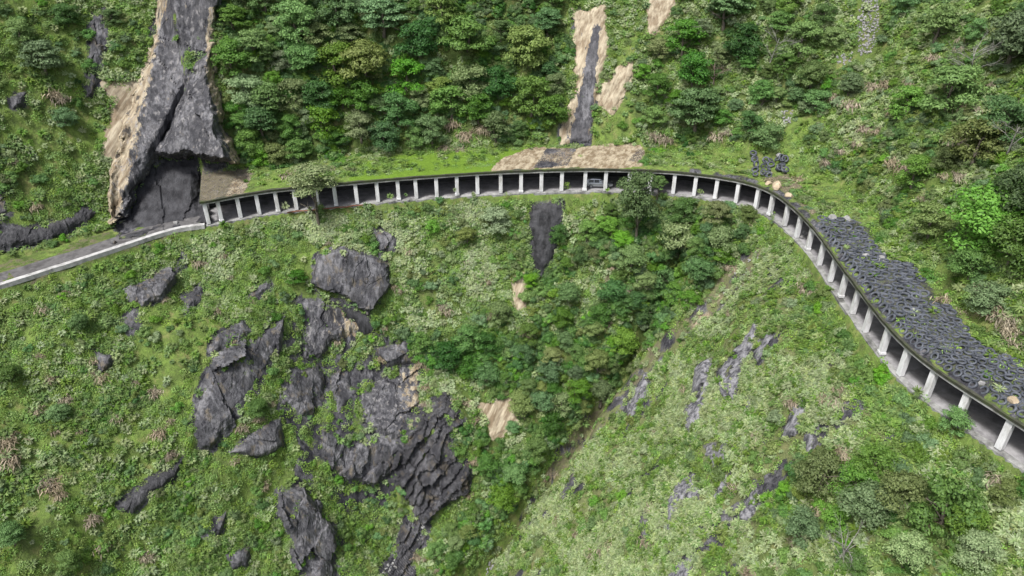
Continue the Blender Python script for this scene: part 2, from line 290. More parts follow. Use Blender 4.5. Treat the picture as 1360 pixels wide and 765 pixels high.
# ------------------------------------------------------------------ materials
class NT:
    def __init__(s, name):
        s.m = bpy.data.materials.new(name); s.m.use_nodes = True; s.t = s.m.node_tree; s.t.nodes.clear()
        s.out = s.t.nodes.new('ShaderNodeOutputMaterial')
    def n(s, typ, **kw):
        nd = s.t.nodes.new('ShaderNode'+typ)
        for k, v in kw.items(): setattr(nd, k, v)
        return nd
    def l(s, a, b): s.t.links.new(a, b)
    def set(s, sock, v):
        if isinstance(v, bpy.types.NodeSocket): s.l(v, sock)
        else: sock.default_value = v
    def noise(s, scale, detail=4, rough=.6, vec=None, dist=0):
        nd = s.n('TexNoise'); nd.inputs['Scale'].default_value = scale; nd.inputs['Detail'].default_value = detail
        nd.inputs['Roughness'].default_value = rough; nd.inputs['Distortion'].default_value = dist
        if vec is not None: s.l(vec, nd.inputs['Vector'])
        return nd.outputs['Fac']
    def mix(s, f, a, b, mode='MIX'):
        nd = s.n('Mix', data_type='RGBA', blend_type=mode)
        s.set(nd.inputs[0], f)
        for k, v in ((6, a), (7, b)):
            s.set(nd.inputs[k], (*v, 1) if isinstance(v, tuple) and len(v) == 3 else v)
        return nd.outputs[2]
    def rng(s, v, a, b, c=0, d=1):
        nd = s.n('MapRange'); s.set(nd.inputs[0], v); nd.inputs[1].default_value = a; nd.inputs[2].default_value = b
        nd.inputs[3].default_value = c; nd.inputs[4].default_value = d; return nd.outputs[0]
    def math(s, op, a, b=0.):
        nd = s.n('Math', operation=op); s.set(nd.inputs[0], a); s.set(nd.inputs[1], b); return nd.outputs[0]
    def attr(s, name):
        nd = s.n('Attribute'); nd.attribute_name = name; return nd.outputs['Fac']
    def pos(s): return s.n('NewGeometry').outputs['Position']
    def scaled(s, v, sc, rot=(0, 0, 0)):
        nd = s.n('Mapping'); s.l(v, nd.inputs[0]); nd.inputs['Scale'].default_value = sc; nd.inputs['Rotation'].default_value = rot; return nd.outputs[0]
    def bsdf(s, col, rough=.8, bump=None, bstr=.5, bdist=.1, spec=.3, metal=0, finish=True):
        b = s.n('BsdfPrincipled'); s.set(b.inputs['Base Color'], (*col, 1) if isinstance(col, tuple) else col)
        s.set(b.inputs['Roughness'], rough); b.inputs['Specular IOR Level'].default_value = spec; b.inputs['Metallic'].default_value = metal
        if bump is not None:
            k = s.n('Bump'); k.inputs['Strength'].default_value = bstr; k.inputs['Distance'].default_value = bdist
            s.l(bump, k.inputs['Height']); s.l(k.outputs[0], b.inputs['Normal'])
        if finish: s.l(b.outputs[0], s.out.inputs[0])
        return b

def mat_rock_cols(t, p):
    """slate grey colour socket and height socket"""
    st = t.scaled(p, (1.5, 1.5, .15))
    big = t.noise(.35, 5, .6, p); streak = t.noise(1.3, 5, .65, st); fine = t.noise(5, 5, .7, p)
    c = t.mix(t.rng(streak, .40, .62), (.022, .022, .027), (.175, .173, .188))
    wide = t.noise(.32, 3, .55, t.scaled(p, (1.3, 1.3, .22))); c = t.mix(t.rng(wide, .42, .60, .8, 0), c, (.026, .026, .032)); c = t.mix(t.rng(wide, .56, .72, 0, .55), c, (.19, .187, .196))
    c = t.mix(t.rng(big, .48, .72, 0, .4), c, (.165, .160, .165))
    c = t.mix(t.rng(fine, .36, .60, .38, 0), c, (.024, .024, .028))
    return c, t.math('ADD', t.math('MULTIPLY', fine, .6), streak)
def mat_tan_cols(t, p):
    e = Vector((-.38, -.72, -.58)).normalized().rotation_difference(Vector((0, 0, 1))).to_euler()
    st = t.scaled(t.scaled(p, (1, 1, 1), tuple(e)), (1.3, 1.3, .13)); s1 = t.noise(1.1, 4, .6, st); s2 = t.noise(2.6, 4, .6, st)
    c = t.mix(t.rng(s1, .38, .62), (.18, .135, .085), (.40, .345, .25))
    c = t.mix(t.rng(s2, .52, .7, 0, .7), c, (.15, .115, .08))
    return c
def make_terrain_mat():
    t = NT('slope_ground'); p = t.pos()
    n1 = t.noise(.22, 4, .6, p); n2 = t.noise(1.1, 5, .65, p); n3 = t.noise(4.5, 4, .7, p); n4 = t.noise(14, 3, .7, p)
    moss, pale, soil, rock, tan = [t.attr(k) for k in ('moss', 'pale', 'soil', 'rock', 'tan')]
    dk = t.mix(n3, (.030, .050, .014), (.075, .105, .030))
    br = t.mix(n3, (.095, .178, .022), (.240, .365, .070))
    f = t.math('MULTIPLY', t.rng(t.math('ADD', n2, t.math('MULTIPLY', n1, .6)), .55, .95), t.math('MINIMUM', moss, 1.))
    f = t.math('MAXIMUM', f, t.math('SUBTRACT', moss, .6))
    n5 = t.noise(.5, 4, .65, t.scaled(p, (1.3, 1.3, .45)))
    c = t.mix(f, dk, br)
    c = t.mix(t.rng(n5, .54, .70, 0, .75), c, t.mix(n3, (.16, .155, .055), (.30, .285, .12)))
    c = t.mix(t.rng(n5, .34, .44, .55, 0), c, (.030, .060, .014))
    c = t.mix(t.rng(moss, 1., 1.4), c, t.mix(n3, (.075, .135, .014), (.150, .25, .032)))
    st = t.mix(n3, (.115, .110, .055), (.29, .28, .165))
    c = t.mix(t.math('MULTIPLY', pale, t.rng(n4, .35, .65)), c, st)
    so = t.mix(n2, (.060, .055, .036), (.185, .165, .108))
    fs = t.rng(t.math('ADD', soil, t.rng(n2, .3, .75, -.55, .45)), .3, .6)
    c = t.mix(fs, c, so)
    rc, rh = mat_rock_cols(t, p)
    c = t.mix(t.rng(t.math('ADD', tan, t.rng(n3, .3, .7, -.25, .25)), .4, .6), c, mat_tan_cols(t, p))
    c = t.mix(t.rng(t.math('ADD', rock, t.rng(n3, .3, .7, -.25, .25)), .4, .6), c, rc)
    h = t.math('ADD', t.math('MULTIPLY', n3, .6), t.math('ADD', n2, t.math('MULTIPLY', n4, .3)))
    t.bsdf(c, .9, h, .9, .35, .15); return t.m
def make_rock_mat(name, kind):
    t = NT(name); p = t.pos(); c, h = mat_rock_cols(t, p)
    st = t.scaled(p, (.9, .9, .12))
    if kind in (2, 5):
        tf = t.attr('tanmask'); c = t.mix(t.rng(t.math('ADD', tf, t.rng(t.noise(1.2, 4, .65, st), .3, .7, -.5, .5)), .42, .62), c, mat_tan_cols(t, p))
    if kind == 1: c = mat_tan_cols(t, p)
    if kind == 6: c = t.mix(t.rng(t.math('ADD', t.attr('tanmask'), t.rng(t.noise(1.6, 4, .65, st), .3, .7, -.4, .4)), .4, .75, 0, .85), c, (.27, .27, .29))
    if kind in (0, 4): c = t.mix(t.rng(t.noise(.7, 4, .6, t.scaled(p, (1.2, 1.2, .25))), .56, .68, 0, .65), c, t.mix(t.noise(3, 3, .6, p), (.085, .068, .045), (.20, .165, .115)))
    if kind == 2: c = t.mix(t.rng(t.noise(1.3, 3, .6, t.scaled(p, (1.1, 1.1, .05))), .55, .68, 0, .7), c, (.25, .24, .24)); c = t.mix(t.rng(t.noise(.9, 3, .6, t.scaled(p, (1.1, 1.1, .05))), .56, .66, 0, .85), c, (.020, .020, .024))
    if kind == 8: c = t.mix(t.rng(t.noise(1.6, 4, .65, t.scaled(p, (1.2, 1.2, .3))), .38, .62), (.045, .045, .053), (.235, .232, .25))
    if kind == 7: c = t.mix(.55, c, (.012, .012, .014))  # undercut shade of the ledge and band, painted into the slate colour
    if kind == 3: c = t.mix(t.rng(t.noise(1.0, 4, .6, st), .4, .6), (.010, .010, .012), (.042, .042, .047))  # wet rock of the chute; in the hollow, shade painted as near-black
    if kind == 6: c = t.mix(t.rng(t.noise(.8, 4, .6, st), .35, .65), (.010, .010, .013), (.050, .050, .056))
    if kind == 4:
        w = t.n('TexWave', wave_type='BANDS', bands_direction='Z'); w.inputs['Scale'].default_value = 1.1; w.inputs['Distortion'].default_value = 5; w.inputs['Detail'].default_value = 4; w.inputs['Detail Scale'].default_value = 1.4
        t.l(t.scaled(p, (1, 1, 1), (R_(38), R_(-42), 0)), w.inputs['Vector'])
        c = t.mix(t.rng(w.outputs['Fac'], 0, .14, .7, 0), c, (.020, .020, .022)); h = t.math('ADD', h, w.outputs['Fac'])
    mo = t.attr('lip'); g = t.noise(1.8, 4, .7, p); nz = t.n('SeparateXYZ'); t.l(t.n('NewGeometry').outputs['Normal'], nz.inputs[0])
    gm = t.rng(t.math('ADD', t.math('ADD', t.rng(g, .3, .7, -.5, .5), t.rng(nz.outputs[2], .5, 1., -.4, .45)), mo), .42, .62)
    c = t.mix(gm, c, t.mix(t.noise(6, 3, .6, p), (.055, .072, .025), (.135, .16, .06)))
    t.bsdf(c, t.rng(g, .3, .7, .45, .8) if kind in (0, 3) else .75, h, .35 if kind in (1, 5) else .8, .25, .4); return t.m
def leaf_mat(name, a, b, dark=.55, trans=.28, objvar=.7, rough=.55):
    """a..b leaf colours; every leaf is its own island"""
    t = NT(name); g = t.n('NewGeometry'); oi = t.n('ObjectInfo')
    c = t.mix(g.outputs['Random Per Island'], a, b)
    hs = t.n('HueSaturation'); t.l(c, hs.inputs['Color'])
    t.l(t.rng(oi.outputs['Random'], 0, 1, .5-.028*objvar, .5+.028*objvar), hs.inputs['Hue'])
    r2 = t.math('FRACT', t.math('MULTIPLY', oi.outputs['Random'], 7.31)); t.l(t.rng(r2, 0, 1, 1-.45*objvar, 1+.45*objvar), hs.inputs['Value'])
    r3 = t.math('FRACT', t.math('MULTIPLY', oi.outputs['Random'], 23.7)); t.l(t.rng(r3, 0, 1, 1-.3*objvar, 1+.15*objvar), hs.inputs['Saturation'])
    b_ = t.bsdf(hs.outputs[0], rough, spec=.3, finish=False)
    tr = t.n('BsdfTranslucent'); t.l(hs.outputs[0], tr.inputs[0]); mx = t.n('MixShader'); mx.inputs[0].default_value = trans
    t.l(b_.outputs[0], mx.inputs[1]); t.l(tr.outputs[0], mx.inputs[2]); t.l(mx.outputs[0], t.out.inputs[0]); return t.m
def noisy(name, a, b, scale=3, rough=.8, metal=0, spec=.3, bstr=.3, stain=None, zs=1.):
    t = NT(name); p = t.pos(); q = t.scaled(p, (1, 1, zs)); n = t.noise(scale, 5, .65, q); c = t.mix(t.rng(n, .3, .7), a, b)
    if stain: c = t.mix(t.rng(t.noise(scale*.4, 5, .7, t.scaled(p, (1, 1, .3))), .47, .66, 0, .9), c, stain)
    t.bsdf(c, rough, n, bstr, .05, spec, metal); return t.m
M = dict(
 ground=make_terrain_mat(),
 rock=[make_rock_mat('slate', 0), make_rock_mat('tan_earth', 1), make_rock_mat('streaked_slate', 2), make_rock_mat('wet_shade_slate', 3), make_rock_mat('layered_slate', 4), make_rock_mat('scar_earth', 5), make_rock_mat('undercut_slate', 6), make_rock_mat('shaded_slate', 7), make_rock_mat('weathered_slate', 8)],
 dark=leaf_mat('leaf_dark', (.030, .085, .018), (.085, .185, .038)),
 mid=leaf_mat('leaf_mid', (.055, .135, .018), (.145, .275, .048)),
 blue=leaf_mat('leaf_bluegreen', (.056, .125, .036), (.150, .260, .090)),
 olive=leaf_mat('leaf_olive', (.085, .135, .028), (.20, .26, .080)),
 pale=leaf_mat('leaf_pale', (.120, .185, .070), (.270, .345, .165)),
 lime=leaf_mat('leaf_lime', (.090, .235, .020), (.175, .380, .040), objvar=.25),
 feather=leaf_mat('leaf_feather', (.11, .165, .055), (.30, .345, .17), objvar=.1),
 silver=leaf_mat('blade_silver', (.138, .195, .068), (.315, .375, .185), objvar=.6, trans=.2),
 green=leaf_mat('blade_green', (.062, .125, .020), (.160, .250, .055), objvar=.6),
 dry=leaf_mat('blade_dry', (.110, .092, .055), (.36, .30, .215), objvar=.4, trans=.15),
 moss=leaf_mat('leaf_moss', (.088, .172, .026), (.255, .385, .090), objvar=.6),
 bark=noisy('bark', (.07, .06, .045), (.16, .14, .11), 6),
 deadwood=noisy('dead_wood', (.16, .15, .135), (.32, .31, .29), 5),
 brownwood=noisy('brown_wood', (.13, .095, .075), (.24, .19, .16), 5),
 conc=noisy('pale_concrete', (.27, .27, .265), (.42, .42, .415), 2.5, .85, stain=(.14, .135, .12)),
 column=noisy('column_concrete', (.52, .52, .53), (.68, .68, .69), 2.5, .85, stain=(.34, .33, .31), zs=.35),
 white=noisy('whitened_concrete', (.27, .268, .265), (.46, .456, .45), 1.4, .85, stain=(.15, .147, .138)),
 oldconc=noisy('mossy_concrete', (.026, .028, .020), (.070, .070, .052), 1.6, .9, stain=(.055, .075, .022)),
 kerb=noisy('weathered_kerb', (.15, .15, .147), (.33, .33, .32), 1.2, .9, stain=(.06, .06, .055)),
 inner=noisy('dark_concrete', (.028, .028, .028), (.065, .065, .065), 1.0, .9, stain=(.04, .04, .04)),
 asphalt=noisy('road_surface', (.075, .072, .074), (.135, .130, .131), 1.2, .9, stain=(.045, .043, .043)),
 floor=noisy('gallery_floor', (.20, .195, .20), (.33, .322, .33), 1.0, .9, stain=(.13, .125, .13)),
 rubber=noisy('old_rubber', (.024, .027, .034), (.105, .114, .136), 1.1, .5),
 rust=noisy('rust', (.11, .04, .025), (.22, .10, .06), 5, .8),
 stone=noisy('pale_stone', (.14, .139, .137), (.31, .307, .303), 2, .85),
 tanstone=noisy('tan_stone', (.26, .20, .13), (.48, .40, .29), 2, .85),
 paint=noisy('silver_paint', (.42, .44, .47), (.46, .48, .51), 1, .3, .6, .5, .0),
 glass=noisy('dark_glass', (.012, .013, .015), (.02, .02, .022), 1, .08, 0, .6, 0),
 lamp=noisy('clear_lamp', (.75, .76, .78), (.85, .85, .86), 1, .15, 0, .6, 0),
 rim=noisy('alloy', (.35, .35, .36), (.5, .5, .5), 3, .35, .8, .5, 0),
 trim=noisy('black_trim', (.02, .02, .02), (.035, .035, .035), 3, .6),
)

# ------------------------------------------------------------------ object helpers
def mesh_np(name, V, Fq, mat=None, smooth=False, attrs=None):
    """V (n,3), Fq (m,k) array of equal-size polygons or list of polygons"""
    me = bpy.data.meshes.new(name); V = np.asarray(V, np.float32)
    if isinstance(Fq, np.ndarray):
        m, k = Fq.shape; me.vertices.add(len(V)); me.vertices.foreach_set('co', V.ravel())
        me.loops.add(m*k); me.polygons.add(m)
        me.loops.foreach_set('vertex_index', Fq.astype(np.int32).ravel())
        me.polygons.foreach_set('loop_start', np.arange(0, m*k, k, dtype=np.int32))
        me.polygons.foreach_set('loop_total', np.full(m, k, np.int32)) if False else None
        me.update(calc_edges=True)
    else:
        me.from_pydata(V.tolist(), [], [list(f) for f in Fq]); me.update()
    me.polygons.foreach_set('use_smooth', np.full(len(me.polygons), smooth, bool))
    for k, v in (attrs or {}).items():
        a = me.attributes.new(k, 'FLOAT', 'POINT'); a.data.foreach_set('value', np.asarray(v, np.float32).ravel())
    if mat: me.materials.append(mat)
    me.validate() if False else None
    return me
def link(name, me, parent=None, loc=None):
    o = bpy.data.objects.new(name, me); C.objects.link(o)
    if parent: o.parent = parent
    if loc is not None: o.location = loc
    return o
def tag(o, label=None, cat=None, group=None, kind=None):
    if label: o['label'] = label
    if cat: o['category'] = cat
    if group: o['group'] = group
    if kind: o['kind'] = kind
    return o
def empty(name, loc=(0, 0, 0), rz=0):
    o = bpy.data.objects.new(name, None); C.objects.link(o); o.location = loc; o.rotation_euler = (0, 0, rz); o.empty_display_size = .2
    return o
ONES = ['zeroth','first','second','third','fourth','fifth','sixth','seventh','eighth','ninth','tenth','eleventh','twelfth','thirteenth','fourteenth','fifteenth','sixteenth','seventeenth','eighteenth','nineteenth']
def ordn(n):
    if n < 20: return ONES[n]
    t, u = divmod(n, 10); T = ['', '', 'twent', 'thirt', 'fort', 'fift', 'sixt', 'sevent', 'eight', 'ninet']
    return T[t]+'ieth' if u == 0 else T[t]+'y-'+ONES[u]

class MB:
    def __init__(s): s.v = []; s.f = []
    def add(s, V, Fs):
        b = len(s.v); s.v += [tuple(map(float, q)) for q in V]; s.f += [[b+i for i in f] for f in Fs]
    def box(s, c, size, ax=None, bev=0):
        x, y, z = size[0]/2, size[1]/2, size[2]/2
        V = np.array([(-x,-y,-z),(x,-y,-z),(x,y,-z),(-x,y,-z),(-x,-y,z),(x,-y,z),(x,y,z),(-x,y,z)])
        if ax is not None: V = V @ np.asarray(ax)
        s.add(V+np.asarray(c), [(3,2,1,0),(4,5,6,7),(0,1,5,4),(1,2,6,5),(2,3,7,6),(3,0,4,7)])
    def tube(s, pts, rad, n=6, cap=True):
        pts = np.asarray(pts, float); m = len(pts); rad = np.broadcast_to(rad, (m,)); V = []; Fs = []
        for i in range(m):
            d = pts[min(i+1, m-1)]-pts[max(i-1, 0)]; d = d/(np.linalg.norm(d)+1e-9)
            a = np.cross(d, (0, 0, 1) if abs(d[2]) < .9 else (1, 0, 0)); a /= np.linalg.norm(a); b = np.cross(d, a)
            for k in range(n):
                th = 2*math.pi*k/n; V.append(pts[i]+rad[i]*(math.cos(th)*a+math.sin(th)*b))
        for i in range(m-1):
            for k in range(n): Fs.append((i*n+k, i*n+(k+1) % n, (i+1)*n+(k+1) % n, (i+1)*n+k))
        if cap: Fs += [tuple(range(n))[::-1], tuple((m-1)*n+k for k in range(n))]
        s.add(V, Fs)
    def lathe(s, prof, n=20, axis='z', c=(0, 0, 0), closed=False):
        m = len(prof); V = []
        for r, h in prof:
            for k in range(n):
                th = 2*math.pi*k/n; p = (r*math.cos(th), r*math.sin(th), h)
                if axis == 'y': p = (p[0], p[2], p[1])
                V.append(np.array(p)+c)
        Fs = []
        for i in range(m if closed else m-1):
            j = (i+1) % m
            for k in range(n): Fs.append((i*n+k, i*n+(k+1) % n, j*n+(k+1) % n, j*n+k))
        s.add(V, Fs)
    def mesh(s, name, mat, smooth=False):
        me = mesh_np(name, s.v, s.f, mat, smooth); return me
    def build(s, name, mat, parent=None, smooth=False, bev=0):
        o = link(name, s.mesh(name, mat, smooth), parent)
        if bev:
            b = o.modifiers.new('bevel', 'BEVEL'); b.width = bev; b.segments = 2; b.limit_method = 'ANGLE'
        return o
def sweep(name, prof, s0, s1, mat, parent=None, step=.9, jit=0, seed=0, smooth=False):
    """closed cross-section prof [(u, dz)] swept along the road line"""
    n = max(2, int((s1-s0)/step)+1); ss = np.linspace(s0, s1, n); k = len(prof); V = []
    for (u, dz) in prof: V.append(CU(ss, u, dz))
    V = np.stack(V, 1).reshape(-1, 3)
    if jit: V = V+np.stack([fbm(V, 1.5, 2, seed+q) for q in range(3)], -1)*jit
    Fs = [(i*k+j, (i+1)*k+j, (i+1)*k+(j+1) % k, i*k+(j+1) % k) for i in range(n-1) for j in range(k)]
    Fs += [tuple(range(k)), tuple((n-1)*k+j for j in range(k))[::-1]]
    o = link(name, mesh_np(name, V, Fs, mat, smooth), parent)
    bm = bmesh.new(); bm.from_mesh(o.data); bmesh.ops.recalc_face_normals(bm, faces=bm.faces); bm.to_mesh(o.data); bm.free()
    return o

# ------------------------------------------------------------------ ground
def grid_faces(ny, nx):
    i = np.arange(ny*nx).reshape(ny, nx); return np.stack([i[:-1, :-1], i[:-1, 1:], i[1:, 1:], i[1:, :-1]], -1).reshape(-1, 4)
PT = np.stack([X, Y, ZT], -1)
at_ = attributes(np.stack([X, Y, np.where(U < 7.5, ZT, ZS)], -1))
o = link('hillside', mesh_np('hillside', PT.reshape(-1, 3), grid_faces(NY, NX), M['ground'], True, dict(zip(('moss','pale','soil','rock','tan'), at_))))
tag(o, kind='structure')
# a plain far sheet below so that the ground goes on past the modelled slope
sweep('road', [(-.1, .006), (6.6, .006), (6.6, -.25), (-.1, -.25)], S_GAL0+.5, SS[-1]-2, M['floor'])['kind'] = 'structure'
sweep('road', [(-.1, .006), (3.9, .006), (3.9, -.25), (-.1, -.25)], 2, S_GAL0+.5, M['asphalt'], jit=.06)['kind'] = 'structure'

# soil and turf lying on the gallery roof
ss = np.arange(S_GAL0+.1, S_GAL1, .35); uu = np.concatenate([[-.36, -.28], np.arange(-.1, 8.6, .35)])
Sg, Ug = np.meshgrid(ss, uu); Pg = CU(Sg.ravel(), 0*Sg.ravel())
nxs = np.interp(Sg.ravel(), SS, norm_[:, 0]); nys = np.interp(Sg.ravel(), SS, norm_[:, 1]); uf = Ug.ravel()
Pr = np.stack([Pg[:, 0]+nxs*uf, Pg[:, 1]+nys*uf, Pg[:, 2]+ROOF0+ROOFSL*np.maximum(uf+.5, 0)], -1)
thick = np.interp(Sg.ravel(), [col_s[0], col_s[4], col_s[5], col_s[14], col_s[16], col_s[21], col_s[24], S_GAL1], [.05, .08, .35, .35, .06, .06, .4, .3])
hump = np.abs(fbm(Pr, 2.2, 4, 40))*1.2+.25
edge = sstep(-.36, .2, uf)
Pr[:, 2] += thick*hump*edge-.02*(1-edge)+.03
Pr[:, 2] = np.where(uf < -.35, Pr[:, 2]-.12, Pr[:, 2])
ra = list(attributes(Pr)); rim = np.clip((.75-uf)/.35, 0, 1)*(Sg.ravel() > col_s[23]); rn_ = fbm(Pr, 1.6, 3, 44)
ra[0] = np.where(rim > 0, np.clip(.3+rn_*2.2, 0, .95), ra[0]); ra[3] = np.maximum(ra[3]*(rim < .5), rim*np.clip(.62-rn_*1.8, 0, .9)); ra[2] = np.where(rim > 0, .1, ra[2])
o = link('roof_soil', mesh_np('roof_soil', Pr, grid_faces(len(uu), len(ss)), M['ground'], True, dict(zip(('moss','pale','soil','rock','tan'), ra))))
tag(o, kind='structure')

# ------------------------------------------------------------------ gallery
gal = empty('rockfall_gallery', CU(col_s[20], 0.))
tag(gal, 'long curved concrete rockfall gallery with pale columns over the mountain road', 'gallery')
def under(o, p):
    o.parent = p; o.matrix_parent_inverse = Matrix.Translation(p.location).inverted(); return o
HC = 3.72
under(sweep('roof_slab', [(-.5, HC+.26), (-.56, HC+.60), (8.2, HC+1.52), (8.2, HC+1.2), (7.4, HC+.28)], S_GAL0, S_GAL1, M['oldconc'], jit=.07, seed=5), gal)
under(sweep('edge_beam', [(-.42, HC), (-.44, HC+.24), (.55, HC+.24), (.55, HC)], S_GAL0+.05, S_GAL1-.05, M['conc'], step=.6), gal)
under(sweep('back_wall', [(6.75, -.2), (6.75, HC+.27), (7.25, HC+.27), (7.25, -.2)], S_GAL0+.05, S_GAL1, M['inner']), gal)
under(sweep('kerb', [(-.46, -1.3), (-.44, .0), (.30, .08), (.30, -.30)], S_GAL0+.1, S_GAL1, M['kerb'], jit=.05, seed=9), gal)
for i, s in enumerate(col_s):
    i0 = int(np.argmin(abs(SS-s))); tx, ty = tang[i0]; nx_, ny_ = norm_[i0]
    b = MB(); c = CU(s, .0); w = .62+.06*(i > 36); dpt = .62
    ax = np.array([[tx, ty, 0], [nx_, ny_, 0], [0, 0, 1]])
    b.box(c+np.array([nx_*.1, ny_*.1, HC/2+.07]), (w, dpt, HC-.12), ax)
    if i % 3 == 1: b.box(c+np.array([nx_*.1, ny_*.1, .32]), (w+.14, dpt+.1, .36), ax)
    under(b.build('column', M['column'], bev=.04), gal)
# end frame at the left mouth
i0 = int(np.argmin(abs(SS-S_GAL0)))
for i, u in enumerate((6.2,)):
    c = CU(S_GAL0+.3, u); b = MB(); ax = np.array([[tang[i0][0], tang[i0][1], 0], [norm_[i0][0], norm_[i0][1], 0], [0, 0, 1]])
    b.box(c+np.array([0, 0, HC/2]), (.5, .9, HC), ax); under(b.build('end_post', M['conc'], bev=.03), gal)

# pale parapet strip along the open road
pr = sweep('parapet', [(-.62, -.35), (-.62, .32), (.12, .36), (.12, -.1)], 3, S_GAL0-.05, M['white'], jit=.05, seed=3)
tag(pr, 'white concrete parapet strip along the outer edge of the open road', 'parapet')
# rusty pipe at the column feet
pts = CU(np.linspace(col_s[4]+1.4, col_s[9]-1.0, 14), -.75, .1); pts[:, 2] += rng.normal(0, .05, 14)
b = MB(); b.tube(pts, .11, 8); tag(b.build('rusty_pipe', M['rust'], smooth=True), 'rusty brown pipe lying along the column feet near the pale feathery tree', 'pipe')

# ------------------------------------------------------------------ rock faces
def rock_mesh(r, idx):
    g = np.random.default_rng(100+idx)
    poly = np.array(r['p'], float); P = hit(poly[:, 0], poly[:, 1], ZS)
    ctr = P.mean(0); nn = normal_at(P[:, 0], P[:, 1], ZS, 2.).mean(0); nn[2] *= .6; nn /= np.linalg.norm(nn); tc = np.array([0, 0, CAMZ])-ctr; tc /= np.linalg.norm(tc); tc[2] *= .4; nn = nn+tc*(.9 if r['k'] == 4 else .5); nn /= np.linalg.norm(nn)
    ex = np.cross((0, 0, 1), nn); ex /= np.linalg.norm(ex); ey = np.cross(nn, ex)
    A = (P-ctr) @ ex; B = (P-ctr) @ ey; p2 = list(zip(A, B))
    st = .16 if (A.max()-A.min()) < 14 else .22
    pad = .9
    aa = np.arange(A.min()-pad, A.max()+pad, st); bb = np.arange(B.min()-pad, B.max()+pad, st)
    AA, BB = np.meshgrid(aa, bb); Q = ctr+AA[..., None]*ex+BB[..., None]*ey
    # slide along nn onto the slope
    lo = np.full(AA.shape, -14.); hi_ = np.full(AA.shape, 14.)
    for _ in range(14):
        m = (lo+hi_)/2; q = Q+m[..., None]*nn; ins = q[..., 2] < interp(ZS, q[..., 0], q[..., 1])
        lo = np.where(ins, m, lo); hi_ = np.where(ins, hi_, m)
    base = lo
    for _ in range(40 if r['k'] in (1, 6) else 16):   # smooth the base a little
        s_ = base.copy(); s_[1:-1, 1:-1] = (base[1:-1, 1:-1]*2+base[:-2, 1:-1]+base[2:, 1:-1]+base[1:-1, :-2]+base[1:-1, 2:])/6; base = s_
    ins = inpoly(AA, BB, p2); G_ = np.stack([np.ones(ins.sum()), AA[ins], BB[ins]], 1); co = np.linalg.lstsq(G_, base[ins], rcond=None)[0]; fit = co[0]+co[1]*AA+co[2]*BB
    pw = 0 if r['k'] in (1, 5) else .88
    base = base+np.clip((fit+.25-base)*pw, -1.6, 3.2)*np.clip(edgedist(AA, BB, p2)*ins/1.2, 0, 1)
    Qs = Q+base[..., None]*nn
    ed = edgedist(AA, BB, p2)*np.where(ins, 1, -1)
    span = min(np.ptp(A), np.ptp(B)); ea = min(.8, span*(.28 if r['k'] == 8 else .22 if r['k'] in (1, 3, 5) else .10)); ed = ed+min(.35, span*.06)+fbm(Qs, 2.6, 2, 50+idx)*ea+fbm(Qs, .7, 2, 150+idx)*ea*.45
    # facets
    f = r['f']; ns = max(3, int((A.max()-A.min())*(B.max()-B.min())/(f*f*1.5)))
    sa = g.uniform(A.min(), A.max(), ns); sb = g.uniform(B.min(), B.max(), ns)
    an = R_({4: 48}.get(r['k'], 62)); ca, sn = math.cos(an), math.sin(an)
    wa = AA+fbm(Qs, 1.5, 3, 60+idx)*.5; wb = BB+fbm(Qs, 1.5, 3, 61+idx)*.5
    ra, rb = wa*ca+wb*sn, (-wa*sn+wb*ca)*(2.3 if r['k'] in (0, 4) else 1.6)
    sra, srb = sa*ca+sb*sn, (-sa*sn+sb*ca)*(2.3 if r['k'] in (0, 4) else 1.6)
    dd = (ra[..., None]-sra)**2+(rb[..., None]-srb)**2; ii = dd.argmin(-1)
    smoothk = r['k'] in (1, 3, 5); amp = .03 if smoothk else min(abs(r['t']), 2.5)*.22
    tv = r['t']*(.62 if (r['t'] < 3 and r['t'] > 0) else 1.)
    tk_ = 0. if smoothk else (.35 if r['k'] == 6 else 1.); fac = g.normal(0, amp, ns)[ii]*(0 if smoothk else 1)+tk_*(g.normal(0, .11, ns)[ii]*(AA-sa[ii])+g.normal(0, .09, ns)[ii]*(BB-sb[ii]))
    ns2 = ns*4; sa2 = g.uniform(A.min(), A.max(), ns2); sb2 = g.uniform(B.min(), B.max(), ns2); ra2, rb2 = sa2*ca+sb2*sn, (-sa2*sn+sb2*ca)*2.4
    i2 = np.concatenate([((ra[k:k+40, :, None]-ra2)**2+((-wa[k:k+40]*sn+wb[k:k+40]*ca)[..., None]*2.4-rb2)**2).argmin(-1) for k in range(0, ra.shape[0], 40)])
    fac = fac+g.normal(0, amp*(.30 if r['k'] == 4 else .16), ns2)[i2]
    if r['k'] == 4:
        q_ = (-wa*sn+wb*ca)/1.9+fbm(Qs, 5, 2, 90+idx)*1.1; q3 = (wa*ca+wb*sn)/2.6+np.floor(q_)*.37; fac = fac*.5-(q_-np.floor(q_))*.9+_h(np.floor(q_).astype(int), np.floor(q3).astype(int), np.zeros(q_.shape, int), idx)*.45
    tl = 1. if r['t'] < 1 else .3+.75*sstep(0, 1, (B.max()-BB)/np.ptp(B))
    off = tv*tl*np.clip(ed/(r['e']*1.3), -.4, 1)+(fac+fbm(Qs*np.array([1, 1, .35]), .8, 4, 70+idx, True)*.10+fbm(Qs, 5, 3, 80+idx)*(.15 if smoothk else .5)*min(1, abs(r['t'])))*np.clip(ed/.7, 0, 1)
    off = np.where(ed < .1, -.35-.5*np.clip(.1-ed, 0, 1.2), off)
    V = Qs+off[..., None]*nn
